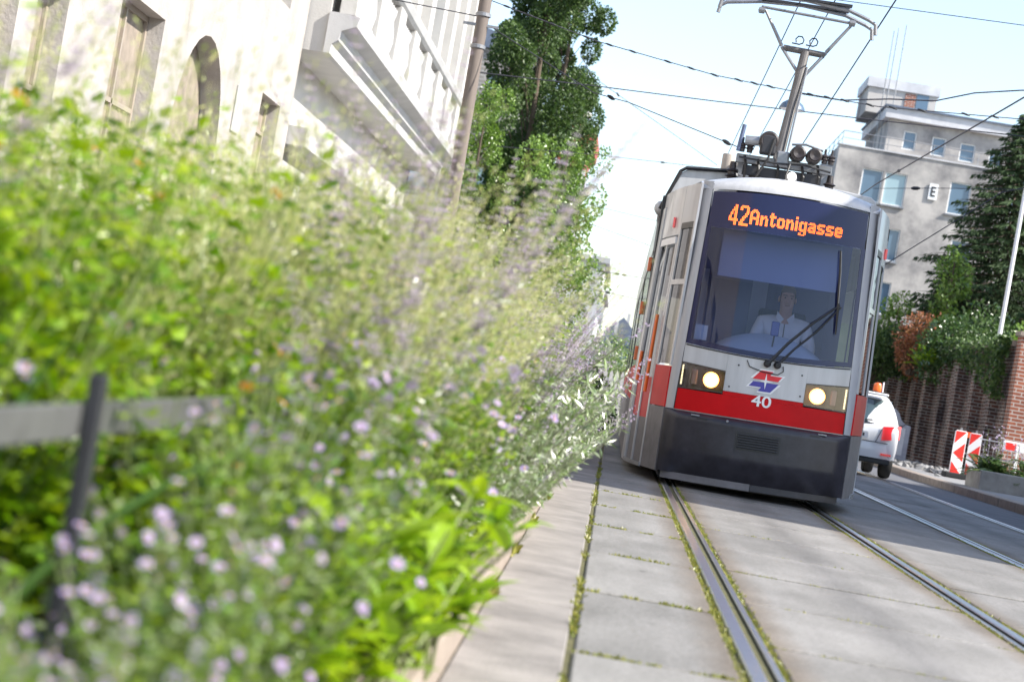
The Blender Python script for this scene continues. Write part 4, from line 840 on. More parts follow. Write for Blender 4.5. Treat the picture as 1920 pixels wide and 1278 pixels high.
sg_ = thing('letter_sign', 'small white sign with a black letter E fixed on the weathered plastered facade', 'sign', (12.07, 89.9, 11.2))
MB().box(11.88, 12.26, 89.93, 89.97, 10.86, 11.55).build('board', M['wh'], sg_)
text_mb('E', .2, .42, lambda p: (11.97+p[0], 89.92-p[2]*.3, 11.0+p[1])).build('letter', M['black'], sg_)
# the house on the right pavement that shades the road round the tram (out of the picture)
hs_ = thing('corner_villa', 'plain plastered house on the right pavement that shades the tram', 'house', (18, 23, 0))
P = (lambda a, z, t: Vector((12+t, a, z))); mb = MB(); oo = [(16+3*k, 17.3+3*k, z, z+1.9) for k in range(5) for z in (1.3, 4.8, 8.2)]
facade(mb, P, 13.6, 31.8, 0, 11.3, oo, .25); P_ = PY(13.6); facade(mb, P_, 12, 26, 0, 11.3, [(14+3*k, 15.3+3*k, z, z+1.9) for k in range(4) for z in (1.3, 4.8, 8.2)], .25)
mb.quad((26, 13.6, 0), (26, 31.8, 0), (26, 31.8, 11.3), (26, 13.6, 11.3)); mb.quad((12, 31.8, 0), (26, 31.8, 0), (26, 31.8, 11.3), (12, 31.8, 11.3)); mb.build('wall', M['grey_stucco'], hs_)
for o in oo: window(hs_, P, o, M['frame_white'], M['pane'], .2, .06, 2)
for k in range(4):
    for z in (1.3, 4.8, 8.2): window(hs_, P_, (14+3*k, 15.3+3*k, z, z+1.9), M['frame_white'], M['pane'], .2, .06, 2)
MB().prism([(11.75, 11.3), (26.2, 11.3), (26.2, 11.6), (19, 13.2), (11.75, 11.65)], 'y', 13.4, 32.0).build('roof', M['rooftile'], hs_)
# brick retaining wall with ribs, and its end pier
bw = thing('retaining_wall', 'long ribbed old red brick retaining wall below the garden', 'wall', (8.5, 64, 0))
A = Vector((9.0, 48.6)); B = Vector((7.9, 82)); D = (B-A).normalized(); N = Vector((-D.y, D.x)).normalized()
if N.x > 0: N = -N
def wallbox(mb, t0, t1, d0, d1, z0, z1a, z1b=None):
    z1b = z1a if z1b is None else z1b; L = (B-A).length
    c = [A+D*L*t0+N*d0, A+D*L*t1+N*d0, A+D*L*t1+N*d1, A+D*L*t0+N*d1]; zt_ = (z1a, z1b, z1b, z1a)
    mb.add([(p.x, p.y, z0) for p in c]+[(p.x, p.y, z) for p, z in zip(c, zt_)], [(3,2,1,0),(4,5,6,7),(0,1,5,4),(1,2,6,5),(2,3,7,6),(3,0,4,7)]); return mb
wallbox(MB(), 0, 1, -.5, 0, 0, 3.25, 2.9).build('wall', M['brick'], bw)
for k in range(16):
    t = (k+.45+rnd.uniform(-.12, .12))/16; hw = rnd.uniform(.005, .0085); wallbox(MB(), t-hw, t+hw, .0, rnd.uniform(.16, .28), 0, 2.98-.2*t-rnd.uniform(0, .25)).build('buttress', M['brick'], bw)
wallbox(MB(), 0, .7, -.55, .08, 3.26, 3.40, 3.15).build('coping', M['kerb'], bw)
for k in range(5): wallbox(MB(), .18+k*.13, .2+k*.13, -.5, .10, 3.33-.04*k, 3.52-.05*k).build('coping_stone', M['grey_stucco'], bw)
bp_ = thing('brick_pier', 'sunlit red brick garden pier at the near end of the ribbed wall', 'wall', (10.4, 48.2, 0))
MB().box(9.0, 12.6, 48.0, 48.55, 0, 3.50).build('wall', M['brick_bright'], bp_); MB().box(8.94, 12.66, 47.94, 48.58, 3.50, 3.60).build('coping', M['kerb'], bp_)
# cabinet
cb = thing('stone_gatepost', 'grey scribbled stone gate panel with a curved top beside the white car', 'gatepost', (6.78, 49.8, .12))
prof = [(6.40, .1), (7.12, .1), (7.12, 1.02), (6.98, 1.04), (6.88, 1.12), (6.80, 1.28), (6.70, 1.37), (6.58, 1.38), (6.46, 1.30), (6.40, 1.22)]
MB().prism(prof, 'y', 49.8, 50.2).build('slab', M['cabinet'], cb, bevel=.02)
gf = MB()
for k in range(7):
    x0, z0 = rnd.uniform(6.48, 6.95), rnd.uniform(.55, 1.05); gf.tube([(x0+.07*math.sin(q*1.3+k), 49.792, z0+.03*q+.03*math.cos(q*2.1+k)) for q in range(6)], .008, 4)
gf.build('scribble', M['metal_dark'], cb); MB().box(6.36, 7.16, 49.75, 50.25, .1, .2).build('plinth', M['pave'], cb)
MB().box(6.66, 7.0, 49.785, 49.80, .3, .95).build('panel', M['oldp_white'], cb)
# red and white beacons, barrier, planter
def beacon(x, y, rot, lab):
    b = thing('traffic_beacon', lab, 'beacon', (x, y, .13), 'red and white roadworks beacons'); h0, h1, w2 = .20, 1.10, .125; c, s = math.cos(rot), math.sin(rot)
    T = lambda u, t, z: Vector((x+u*c-t*s, y+u*s+t*c, z+.13-.13))
    mb = MB(); prof = [(-w2, h0+.03), (-w2+.03, h0), (w2-.03, h0), (w2, h0+.03), (w2, h1-.03), (w2-.03, h1), (-w2+.03, h1), (-w2, h1-.03)]
    n = 8; mb.add([T(u, 0, z) for u, z in prof]+[T(u, .035, z) for u, z in prof], [tuple(range(n)), tuple(range(n, 2*n))[::-1]]+[(i, (i+1) % n, n+(i+1) % n, n+i) for i in range(n)]); bd = mb.build('board', M['refwhite'], b)
    a, q = w2-.015, .0
    def poly(p): 
        m2 = MB(); n = len(p); m2.add([T(u, -.006, z) for u, z in p]+[T(u, .002, z) for u, z in p], [tuple(range(n)), tuple(range(n, 2*n))[::-1]]+[(i, (i+1) % n, n+(i+1) % n, n+i) for i in range(n)]); m2.build('red_stripe', M['refred'], bd)
    poly([(-a, .83), (a, 1.08), (-a, 1.08)]) if True else 0
    poly([(a, .48), (a, .86), (-a, .64)]); poly([(-a, .22), (a, .22), (-a, .46)])
    m2 = MB(); m2.add([T(u, t, z) for u in (-.02, .02) for t in (.036, .07) for z in (.1, 1.16)], [(0,1,3,2),(4,6,7,5),(0,4,5,1),(2,3,7,6),(1,5,7,3),(0,2,6,4)]); m2.build('post', M['metal_grey'], b)
    m2 = MB(); m2.box(x-.22, x+.22, y-.18, y+.3, .13, .24); m2.build('foot', M['tyre'], b, bevel=.02)
    return b
beacon(7.08, 42.4, .15, 'leftmost red and white striped roadworks beacon standing clear of the planter')
beacon(7.50, 43.1, -.1, 'red and white striped roadworks beacon half hidden by the planter shrubs')
ba = thing('barrier_fence', 'white mesh roadworks barrier with a red end board behind the planter', 'barrier', (8, 43.6, .13))
mb = MB()
for k in range(22): mb.tube([(7.2+k*.1, 43.7, .3), (7.2+k*.1, 43.7, 1.0)], .008, 4)
for z in (.3, .65, 1.0): mb.tube([(7.2, 43.7, z), (9.4, 43.7, z)], .018, 6)
mb.build('mesh_panel', M['metal_grey'], ba)
for x in (7.3, 8.5, 9.3): MB().box(x-.03, x+.03, 43.68, 43.76, .13, 1.05).build('post', M['refwhite'], ba)
MB().box(8.15, 8.6, 43.55, 43.6, .85, 1.06).build('board', M['refwhite'], ba, bevel=.03); MB().box(8.2, 8.42, 43.54, 43.55, .88, 1.03).build('board_stripe', M['refred'], ba)
MB().box(7.3, 7.55, 43.6, 43.66, .98, 1.1).build('board_cap', M['orangepl'], ba)
pn = thing('street_planter', 'long low concrete street planter with ferns on the right pavement', 'planter', (7.6, 36.3, .13))
for k in range(3): MB().box(6.48+k*1.02, 7.48+k*1.02, 36.2, 36.32, .10, .46).build('trough_panel', M['concrete'], pn, bevel=.02)
MB().box(6.48, 9.5, 36.34, 37.6, .10, .42).build('trough', M['concrete'], pn, bevel=.02)

# ------------------------------------------------------------------ white estate car seen from behind
car = thing('parked_car', 'white hatchback with an orange roof beacon driving away beside the tram', 'car', (4.25, 36.6, 0))
cx_, cy_ = 4.25, 36.55
st_ = [  # y, half width low, half width belt, half width roof, z sill, z bumper/belt, z roof
 (0, .70, .74, .50, .38, .82, .84), (.06, .80, .80, .54, .26, .88, 1.02), (.22, .83, .82, .57, .24, .92, 1.38), (.55, .84, .83, .59, .22, .93, 1.475), (1.4, .84, .83, .60, .2, .92, 1.50), (2.3, .84, .82, .58, .2, .92, 1.46), (2.75, .84, .81, .55, .2, .92, 1.22), (3.1, .83, .79, .52, .2, .91, .99), (3.8, .78, .70, .45, .24, .80, .84), (3.98, .66, .6, .4, .32, .66, .68)]
mb = MB(); ring = []
for (y, wl, wb, wr, zs, zb_, zr) in st_:
    h = [(0, zs), (wl*.85, zs), (wl, zs+.14), (wl, lerp(zs, zb_, .6)), (wb, zb_), (lerp(wb, wr, .5)+.02, lerp(zb_, zr, .55)), (wr+.02, zr-.05 if zr-zb_ > .1 else zr-.01), (wr*.8, zr), (0, zr+.01)]
    ring.append([(cx_+x, cy_+y, z) for x, z in h]+[(cx_-x, cy_+y, z) for x, z in h[-2:0:-1]])
n = len(ring[0]); mb.v = [p for r_ in ring for p in r_]
for i in range(len(ring)-1):
    for j in range(n): mb.f.append((i*n+j, i*n+(j+1) % n, (i+1)*n+(j+1) % n, (i+1)*n+j)); mb.m.append(0)
mb.f += [tuple(range(n)), tuple(range((len(ring)-1)*n, len(ring)*n))]; mb.m += [0, 0]
o = mb.build('body', M['carwhite'], car, smooth=True)
sb = o.modifiers.new('s', 'SUBSURF'); sb.levels = sb.render_levels = 2
rw = MB(); rw.grid(lambda u, v: (cx_+lerp(-1, 1, u)*lerp(.60, .49, v), cy_+lerp(.045, .20, v)-.02+.10*abs(lerp(-1, 1, u))**3, lerp(.93, 1.36, v)), 12, 6)
rw.build('rear_window', M['carglass'], car, smooth=True)
MB().box(cx_-.52, cx_+.52, cy_+.08, cy_+.34, 1.425, 1.47).build('spoiler', M['carwhite'], car, bevel=.02)
MB().tube([(cx_-.05, cy_+.02, .95), (cx_+.30, cy_+.015, .985)], .012, 6).build('rear_wiper', M['black'], car)
for sg in (-1, 1):
    tl = MB(); tl.grid(lambda u, v: (cx_+sg*lerp(.50, .835, u), cy_-.03+.17*u**2+.02*v, lerp(.66, .90, v)+(.05*u)), 6, 5); tl.build('tail_light', M['redlens'], car, smooth=True)
    sw = MB(); sw.grid(lambda u, v: (cx_+sg*lerp(.842, .665, v), cy_+lerp(.5, 2.55, u)+.0*v+(.3*v if u > .9 else 0)*-1+(.12*v if u < .1 else 0), lerp(.95, 1.36, v)), 8, 3); sw.build('side_window', M['carglass'], car)
    for yy in (.72, 3.2):
        wh = MB(); wh.lathe((cx_+sg*.74, cy_+yy, .30), [(.2, -.09), (.285, -.09), (.305, -.05), (.305, .05), (.285, .09), (.2, .09)], 24, 'x'); wh = wh.build('wheel', M['tyre'], car, smooth=True)
        MB().lathe((cx_+sg*.80, cy_+yy, .30), [(0, -.02), (.19, -.02), (.2, .02), (0, .03)], 20, 'x').build('rim', M['rim'], wh)
    MB().box(*sorted((cx_+sg*.80, cx_+sg*.97)), cy_+2.35, cy_+2.45, .95, 1.08).build('wing_mirror', M['carwhite'], car, bevel=.03)
bm_ = MB(); bm_.grid(lambda u, v: (cx_+lerp(-.80, .80, u), cy_-.055+.16*abs(lerp(-1, 1, u))**3.5+.03*abs(v-.5), lerp(.34, .60, v)), 16, 5); bm_.build('rear_bumper', M['carwhite'], car, smooth=True)
MB().box(cx_-.72, cx_+.72, cy_+.0, cy_+.2, .24, .335).build('diffuser', M['black'], car, bevel=.02)
MB().box(cx_-.26, cx_+.26, cy_-.052, cy_-.03, .66, .775).build('number_plate', M['plate'], car)
rg = MB()
for k in range(7): rg.box(cx_-.2+k*.06, cx_-.165+k*.06, cy_-.056, cy_-.052, .69, .745)
rg.build('plate_characters', M['black'], car)
MB().tube([(cx_-.80, cy_+.10, .615), (cx_-.5, cy_-.035, .615), (cx_+.5, cy_-.035, .615), (cx_+.80, cy_+.10, .615)], .007, 5).build('bumper_seam', M['metal_dark'], car)
MB().tube([(cx_+lerp(-1, 1, k/12)*.60, cy_+.02+.10*abs(lerp(-1, 1, k/12))**3, .925) for k in range(13)], .010, 5).build('window_seal', M['black'], car)
MB().box(cx_-.12, cx_+.12, cy_-.045, cy_-.02, .80, .825).build('tailgate_handle', M['metal_grey'], car)
for sg in (-1, 1): MB().box(cx_+sg*.62-.09, cx_+sg*.62+.09, cy_-.045, cy_-.01, .40, .435).build('reflector', M['redlens'], car)
MB().tube([(cx_+.40, cy_+.0, .62), (cx_+.42, cy_-.012, .64), (cx_+.50, cy_+.0, .88)], .006, 5).build('tailgate_seam', M['metal_dark'], car)
lbx = MB().lathe((cx_+.38, cy_+.75, 1.49), [(.07, 0), (.075, .03), (.07, .13), (.05, .16), (0, .165)], 16); lbx.build('roof_beacon', M['orange'], car, smooth=True)
MB().box(cx_+.28, cx_+.5, cy_+.66, cy_+.84, 1.45, 1.495).build('beacon_base', M['black'], car)
MB().tube([(cx_+.50, cy_+.9, 1.48), (cx_+.50, cy_+.95, 1.68)], .015, 6).build('aerial', M['whitepole'], car)

# ------------------------------------------------------------------ overhead wires and the hanging lamp
def wire(lab, pts, r=.008, beads=(), sag=0, n=10):
    P_ = [Vector(p) for p in pts]; out = []
    for i in range(len(P_)-1):
        for k in range(n):
            t = k/n; q = P_[i].lerp(P_[i+1], t); q.z -= sag*4*t*(1-t); out.append(q)
    out.append(P_[-1]); mb = MB().tube(out, r, 6)
    o = mb.build('wire', M['wire']); tag(o, lab, 'wire', 'overhead wires')
    for t in beads:
        q = out[min(len(out)-1, int(t*(len(out)-1)))]; d = (out[1]-out[0]).normalized(); MB().tube([q-d*.07, q-d*.03, q+d*.03, q+d*.07], [.007, .016, .016, .007] if len(beads) > 9 else [.012, .028, .028, .012], 8).build('insulator', M['black'], o)
    return o
wire('contact wire running along the street just above the pantograph', [(1.22, -10, 5.2), (1.27, 22.4, 5.262), (1.30, 37, 5.22), (1.32, 70, 5.25), (1.1, 110, 5.2)], .007)
wire('second contact wire running just right of the pantograph', [(1.60, -10, 5.28), (1.62, 22.6, 5.285), (1.68, 36, 5.25), (1.66, 70, 5.25), (1.5, 110, 5.2)], .007)
wire('feeder cable running down the street between both tracks', [(2.3, -10, 5.5), (2.16, 21, 5.22), (2.4, 37, 5.2), (2.6, 80, 5.3)], .009)
wire('contact wire of the right hand track ending at the insulator by the office windows', [(4.7, 5, 5.25), (4.4, 25, 5.2), (4.05, 38, 5.2), (3.9, 70, 5.2)], .011, (.62,))
bd_ = [i/26 for i in range(1, 26)]
wire('high beaded span wire crossing the street in front of the hanging lamp', [(-3.0, 32, 6.35), (-1.151, 32, 5.975), (.707, 32, 5.763), (1.956, 32, 5.716), (3.252, 32, 5.704), (5.459, 32, 5.88), (9, 32, 6.3)], .008, bd_, .0)
wire('dark span wire crossing the street below the beaded one', [(-2.97, 32.05, 5.2), (-1.107, 32.05, 5.297), (.775, 32.05, 5.375), (3.067, 32.05, 5.49), (5.502, 32.05, 5.631), (9, 32.05, 5.9)], .009)
wire('sagging black cable leading from the hanging lamp to the right', [(1.956, 32.1, 5.716), (2.69, 32.1, 5.72), (3.4, 32.1, 5.86), (4.1, 32.1, 5.95), (4.67, 32.1, 6.17), (5.37, 32.1, 6.33), (9, 32.1, 6.9)], .012)
wire('slack span wire falling from the pole to the insulator above the tram', [(-2.97, 32.1, 6.0), (-1.044, 31, 5.05), (-.498, 30.5, 4.93), (1.10, 28, 4.25)], .008, (.5, .53, .98))
wire('thin stay wire crossing the slack span wire left of the tram', [(-2.6, 60, 10.0), (-2.15, 60, 9.41), (.609, 60, 8.08), (1.85, 60, 7.48)], .010, (.45,))
wire('thin level span wire left of the tram roof', [(-4.5, 60, 6.95), (-1.529, 60, 7.199), (.742, 60, 7.322), (4, 60, 7.5)], .010, (.6,))
wire('thin span wire high at the right edge above the roof tower', [(.5, 32.2, 7.2), (2.64, 32.2, 7.261), (5.21, 32.2, 7.335), (9, 32.2, 7.5)], .007)
wire('thick slanting cable in front of the dark spruce and the office wall', [(3.2, 32.4, 2.85), (3.70, 32.4, 3.27), (5.387, 32.4, 4.777), (7.5, 32.4, 5.6)], .009)
wire('thin span wire level with the letter sign', [(3.43, 32.5, 4.51), (4.52, 32.5, 4.70), (5.633, 32.5, 4.87), (9, 32.5, 5.4)], .005, (.2,))
for i, (pa, pb, lab, bb) in enumerate((((-1.6, 60, 5.74), (.8, 60, 5.58), 'upper faint span wire in the gap left of the tram', ()), ((-1.5, 60, 5.2), (.7, 60, 4.81), 'slanting faint span wire in the gap left of the tram', (.9,)), ((-1.5, 60, 3.9), (.6, 60, 3.92), 'lower faint span wire with insulators in the gap left of the tram', (.3, .5, .62)), ((-1.3, 60, 3.37), (.4, 60, 3.28), 'lowest faint span wire just above the distant roofs', (.4,)), ((-3, 32, 6.05), (-7, 32.2, 6.2), 'short anchor wire between the weathered pole and the house', ()))):
    wire(lab, [pa, pb], .009, bb)
hl_ = thing('hanging_lamp', 'blue grey dome street lamp hanging from the beaded span wire behind the pantograph', 'street lamp', (1.955, 31.9, 5.45))
lx, ly, lz = 1.955, 31.9, 5.42
MB().lathe((lx, ly, lz), [(.20, 0), (.195, .03), (.16, .09), (.09, .14), (.05, .16), (.05, .25), (0, .26)], 24).build('lamp_shade', M['lampblue'], hl_, smooth=True)
MB().lathe((lx, ly, lz-.01), [(0, 0), (.17, 0), (.18, .012), (0, .013)], 24).build('diffuser', M['refwhite'], hl_); MB().tube([(lx, ly, lz+.25), (lx, 32, 5.72)], .012, 6).build('hook', M['metal_dark'], hl_)

# ------------------------------------------------------------------ trees and shrubs
def rvec(): 
    while True:
        v = Vector((rnd.uniform(-1, 1), rnd.uniform(-1, 1), rnd.uniform(-1, 1)))
        if .05 < v.length < 1: return v.normalized()
def blobs_crown(mb, blobs, n, L, W_, droop=.2):
    """leaf clusters on the shells and in the bodies of many overlapping clumps"""
    tot = sum(b[3]**2 for b in blobs)
    for bx, by, bz, br, sq in blobs:
        for _ in range(int(n*br*br/tot)):
            d = rvec(); rr = br*rnd.uniform(.45, 1.08)**.6; c = Vector((bx+d.x*rr, by+d.y*rr, bz+d.z*rr*sq))
            ax = (d+rvec()*.9+Vector((0, 0, -droop))).normalized(); wv = ax.cross(rvec())
            if wv.length < .05: continue
            mb.leaf(c, ax, wv.normalized(), L*rnd.uniform(.6, 1.3), W_*rnd.uniform(.7, 1.3))
def tree(name, lab, cat, x, y, z0, H, r, shape, m, n, L, W_, group=None, trunk_r=.2, lean=0, seed=1):
    rs = random.Random(seed); t = thing(name, lab, cat, (x, y, z0), group); tk = MB(); cr = MB(); blobs = []
    tk.tube([(x, y, z0-.1), (x+.1*r, y, z0+H*.3), (x+lean*.5, y, z0+H*.65), (x+lean, y, z0+H*.95)], [trunk_r, trunk_r*.8, trunk_r*.5, trunk_r*.12], 10)
    k = 60
    for i in range(k):
        f = (i+.5)/k; hz = shape(f); a = rs.uniform(0, 6.28); q = rs.uniform(.25, .95)*r*hz; bx, by, bz = x+lean*f+q*math.cos(a), y+q*math.sin(a), z0+H*(.08+.9*f)
        br = r*rs.uniform(.20, .36)*(.5+.5*hz); blobs.append((bx, by, bz, br, rs.uniform(1.0, 1.5)))
        tk.tube([(x+lean*f*.7, y, max(z0, bz-H*.10)), ((x+bx)/2, (y+by)/2, bz-H*.04), (bx, by, bz)], [trunk_r*.3*(1.1-f), trunk_r*.2*(1.1-f), .01], 5)
    blobs_crown(cr, blobs, n, L, W_); tk.build('trunk', M['bark'], t); cr.build('crown', M[m], t, auto=False); return t
def shrub(lab, x, y, z0, w_, h_, m, n, L, W_, name='shrub', cat='shrub', group=None, seed=1, dp=1.):
    rs = random.Random(seed); t = thing(name, lab, cat, (x, y, z0), group); cr = MB(); st = MB(); blobs = []
    for i in range(14):
        f = (i+.5)/14; a = rs.uniform(0, 6.28); q = rs.uniform(.1, .8)*w_*.5; br = rs.uniform(.20, .34)*min(w_, h_); bx, by, bz = x+q*math.cos(a), y+q*math.sin(a)*dp, z0+br*.5+(h_-br*1.3)*f*rs.uniform(.7, 1.0)
        blobs.append((bx, by, bz, br, 1.)); st.tube([(x+.2*(bx-x), y+.2*(by-y), z0-.05), (x+.7*(bx-x), y+.7*(by-y), (z0+bz)/2), (bx, by, bz)], [.03, .02, .008], 5)
    blobs_crown(cr, blobs, n, L, W_); st.build('stems', M['bark'], t); cr.build('foliage', M[m], t, auto=False); return t
pop = lambda f: (.55+.9*f*(1-f)*1.6)*(1 if f < .9 else .7)
tree('poplar_tree', 'tall slender poplar rising beyond the weathered pole', 'tree', -4.7, 75, 0, 21, 2.65, pop, 'tree', 76000, .13, .092, trunk_r=.15, seed=3)
tree('poplar_tree', 'second poplar crown standing close behind the tall slender one', 'tree', -3.9, 79, 0, 19, 1.6, pop, 'tree', 34000, .13, .095, trunk_r=.16, seed=5)
tree('street_tree', 'leafy light green street tree in front of the foot of the poplars', 'tree', -2.85, 70, 0, 8.6, 1.6, lambda f: .75+.5*math.sin(math.pi*f), 'treepale', 16000, .12, .09, trunk_r=.12, seed=9)
tree('street_tree', 'narrow yellow green tree between the stuccoed house and the poplar', 'tree', -6.0, 72, 0, 10.2, 1.25, lambda f: .8+.4*math.sin(math.pi*f), 'treepale', 14000, .11, .08, trunk_r=.12, seed=12)
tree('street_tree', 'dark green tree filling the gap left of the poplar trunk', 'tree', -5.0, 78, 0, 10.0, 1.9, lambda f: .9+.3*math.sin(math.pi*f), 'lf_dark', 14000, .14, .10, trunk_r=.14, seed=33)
shrub('round grey green bush behind the white picket fence', -.25, 46.9, 0, 1.7, 2.05, 'lf_silver', 3800, .07, .04, seed=4)
shrub('pale bush beside the tram at the far end of the flower bed', .15, 60, 0, 1.6, 2.6, 'treepale', 2500, .08, .05, seed=24)
def spruce(lab, x, y, z0, H, r, n, seed):
    rs = random.Random(seed); t = thing('spruce_tree', lab, 'tree', (x, y, z0)); tk = MB(); cr = MB(); tk.tube([(x, y, z0-.1), (x, y, z0+H)], [.22, .02], 10)
    for i in range(n):
        f = (i+.5)/n; z = z0+H*(.04+.95*f); rr = r*(1-f)**.75*rs.uniform(.72, 1.08)+.12; a = i*2.399+rs.uniform(-.3, .3); d = Vector((math.cos(a), math.sin(a), 0))
        pts = [Vector((x, y, z))+d*rr*q+Vector((0, 0, rr*(.10*q-.38*q*q+.16*q**4))) for q in (0, .25, .5, .75, 1)]
        tk.tube(pts, [.035*(1.2-f), .028, .02, .012, .004], 4)
        for q in range(int(34+rr*75)):
            u = rs.uniform(.12, 1.03); k = min(3, int(u*4)); c = pts[k].lerp(pts[k+1], min(1.05, u*4-k)); side = d.cross(Vector((0, 0, 1)))*rs.choice((-1, 1))
            sp = rs.uniform(0, .34)*rr*(1.05-u*.8)
            c = c+side*sp+Vector((0, 0, -sp*.35-rs.uniform(0, .05)))
            ax = (d*.5+side*.55+Vector((0, 0, -.55))+rvec()*.35).normalized(); wv = ax.cross(rvec()).normalized()
            cr.leaf(c, ax, wv, rs.uniform(.12, .24), rs.uniform(.03, .06))
    tk.build('trunk', M['bark'], t); cr.build('crown', M['needle'], t, auto=False)
spruce('large dark spruce with drooping boughs in front of the office building', 10.75, 62, 2.6, 8.3, 3.5, 240, 2)
spruce('smaller dark spruce right of the large one at the picture edge', 12.6, 58, 2.7, 8.0, 2.4, 120, 6)
spruce('low dark spruce tucked below the large one', 9.2, 60.3, 2.6, 3.5, 1.7, 100, 8)
tree('lime_tree', 'small light green tree in front of the dark spruce and plastered wall', 'tree', 8.85, 59, 2.6, 3.6, .5, lambda f: .6+.6*math.sin(math.pi*f), 'treepale', 1800, .13, .09, trunk_r=.07, seed=14)
shrub('rusty brown bush above the brick wall beside the tram', 8.05, 58.5, 2.5, 1.3, 2.0, 'rustleaf', 2200, .10, .06, seed=21)
shrub('green bush above the brick wall right next to the tram', 7.35, 60, 2.3, 1.4, 1.7, 'tree', 2600, .11, .07, seed=22)
shrub('tall pale green bush rising behind the rusty brown one', 7.75, 61.5, 2.5, 1.3, 2.9, 'treepale', 2200, .11, .07, seed=23)
for i, (x, y, w_, h_, m, lab) in enumerate(((8.8, 56, 1.6, 1.9, 'lf_dark', 'dark bush on the wall top left of the ivy'), (9.5, 54, 1.7, 1.8, 'tree', 'mid green bush on the wall top under the large spruce'), (10.3, 53, 1.7, 1.9, 'treepale', 'light green bush behind the brick pier'), (9.1, 58, 1.8, 2.0, 'lf_dark', 'dark bush under the low spruce'), (11.4, 54, 1.8, 2.2, 'tree', 'green bush at the right edge above the brick pier'), (8.0, 66, 1.8, 1.6, 'tree', 'far green bush on the wall top'), (9.9, 57, 2.2, 2.6, 'lf_dark', 'big dark bush at the foot of the large spruce'))):
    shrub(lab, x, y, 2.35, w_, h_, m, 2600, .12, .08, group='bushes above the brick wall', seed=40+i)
iv = thing('ivy', 'ivy hanging over the ribbed brick wall beside the sunlit pier', 'climbing plant', (8.95, 49.6, 3.2)); mb = MB(); stv = MB()
for k in range(1500):
    t = rnd.random()**2.2; z = 3.5-rnd.random()**1.3*1.5*(1-t*.75); y = 48.75+t*6.5; x = 9.0-(y-48.6)*.033-.08-rnd.random()*.28
    ax = (rvec()+Vector((-.6, -.5, -.8))).normalized(); mb.leaf(Vector((x, y, z)), ax, ax.cross(rvec()).normalized(), rnd.uniform(.08, .14), rnd.uniform(.07, .11))
for k in range(8): stv.tube([(8.9, 49+k*.4, 3.4), (8.8, 49.1+k*.4, 2.9), (8.84, 49+k*.4, 2.4)], .012, 4)
stv.build('stems', M['bark'], iv); mb.build('foliage', M['tree'], iv, auto=False)
su = thing('sumac', 'bright yellow green plant with feathery fronds on the brick wall top', 'plant', (8.25, 57, 2.5)); fo = MB(); stv = MB()
for k in range(13):
    a = rnd.uniform(0, 6.28); e = rnd.uniform(.35, 1.2); d = Vector((math.cos(a)*math.cos(e), math.sin(a)*math.cos(e), math.sin(e))); b0 = Vector((8.2+rnd.uniform(-.15, .15), 56.6, 2.7)); Lf = rnd.uniform(.6, 1.0)
    pts = [b0+d*Lf*q+Vector((0, 0, -.35*Lf*q*q)) for q in (0, .33, .66, 1)]; stv.tube(pts, [.015, .012, .008, .004], 4)
    for q in range(12):
        u = .2+.8*q/12; kk = min(2, int(u*3)); c = pts[kk].lerp(pts[kk+1], u*3-kk)
        for sg in (-1, 1):
            sd_ = d.cross(Vector((0, 0, 1))).normalized()*sg; ax = (sd_+d*.4+Vector((0, 0, -.25))).normalized(); fo.leaf(c, ax, ax.cross(Vector((0, 0, 1))).normalized(), .20*(1.1-u*.6), .06)
stv.build('stems', M['stem'], su); fo.build('fronds', M['lf_yel'], su, auto=False)
for x, y, lab in ((6.75, 36.9, 'dark fern mound spilling over the near end of the concrete planter'), (7.5, 36.9, 'second dark fern mound in the concrete planter at the picture edge'), (8.4, 36.9, 'last dark fern mound in the concrete planter')):
    f_ = thing('fern', lab, 'fern', (x, y, .4), 'ferns in the concrete planter'); fo = MB(); stv = MB()
    for k in range(46):
        a = rnd.uniform(0, 6.28); e = rnd.uniform(.25, 1.3); d = Vector((math.cos(a)*math.cos(e), math.sin(a)*math.cos(e), math.sin(e))); Lf = rnd.uniform(.45, .75); b0 = Vector((x+rnd.uniform(-.25, .25), y+rnd.uniform(-.2, .2), .42))
        pts = [b0+d*Lf*q+Vector((0, 0, -.45*Lf*q*q)) for q in (0, .33, .66, 1)]; stv.tube(pts, [.008, .006, .005, .002], 4)
        for q in range(16):
            u = .15+.85*q/16; kk = min(2, int(u*3)); c = pts[kk].lerp(pts[kk+1], u*3-kk)
            for sg in (-1, 1):
                sd_ = d.cross(Vector((0, 0, 1))).normalized()*sg; ax = (sd_+d*.5+Vector((0, 0, -.2))).normalized(); fo.leaf(c, ax, ax.cross(Vector((0, 0, 1))).normalized(), .13*(1.1-u*.7), .035)
    stv.build('stems', M['stem'], f_); fo.build('fronds', M['lf_dark'], f_, auto=False)
pp = thing('planter_flowers', 'sparse grey flowering stems standing in the concrete planter', 'plant', (7.0, 37.2, .4)); fo = MB(); stv = MB()
for k in range(40):
    x = rnd.uniform(6.6, 9.2); y = rnd.uniform(37, 37.5); h = rnd.uniform(.5, .85); p = Vector((x+rnd.uniform(-.1, .1), y, .4+h)); stv.tube([(x, y, .4), p], [.005, .003], 4)
    for q in range(10): ax = rvec(); fo.leaf(p+rvec()*.09+Vector((0, 0, -rnd.random()*.25)), ax, ax.cross(rvec()).normalized(), .055, .035)
stv.build('stems', M['stem'], pp); fo.build('blossom', M['sagefl'], pp, auto=False)

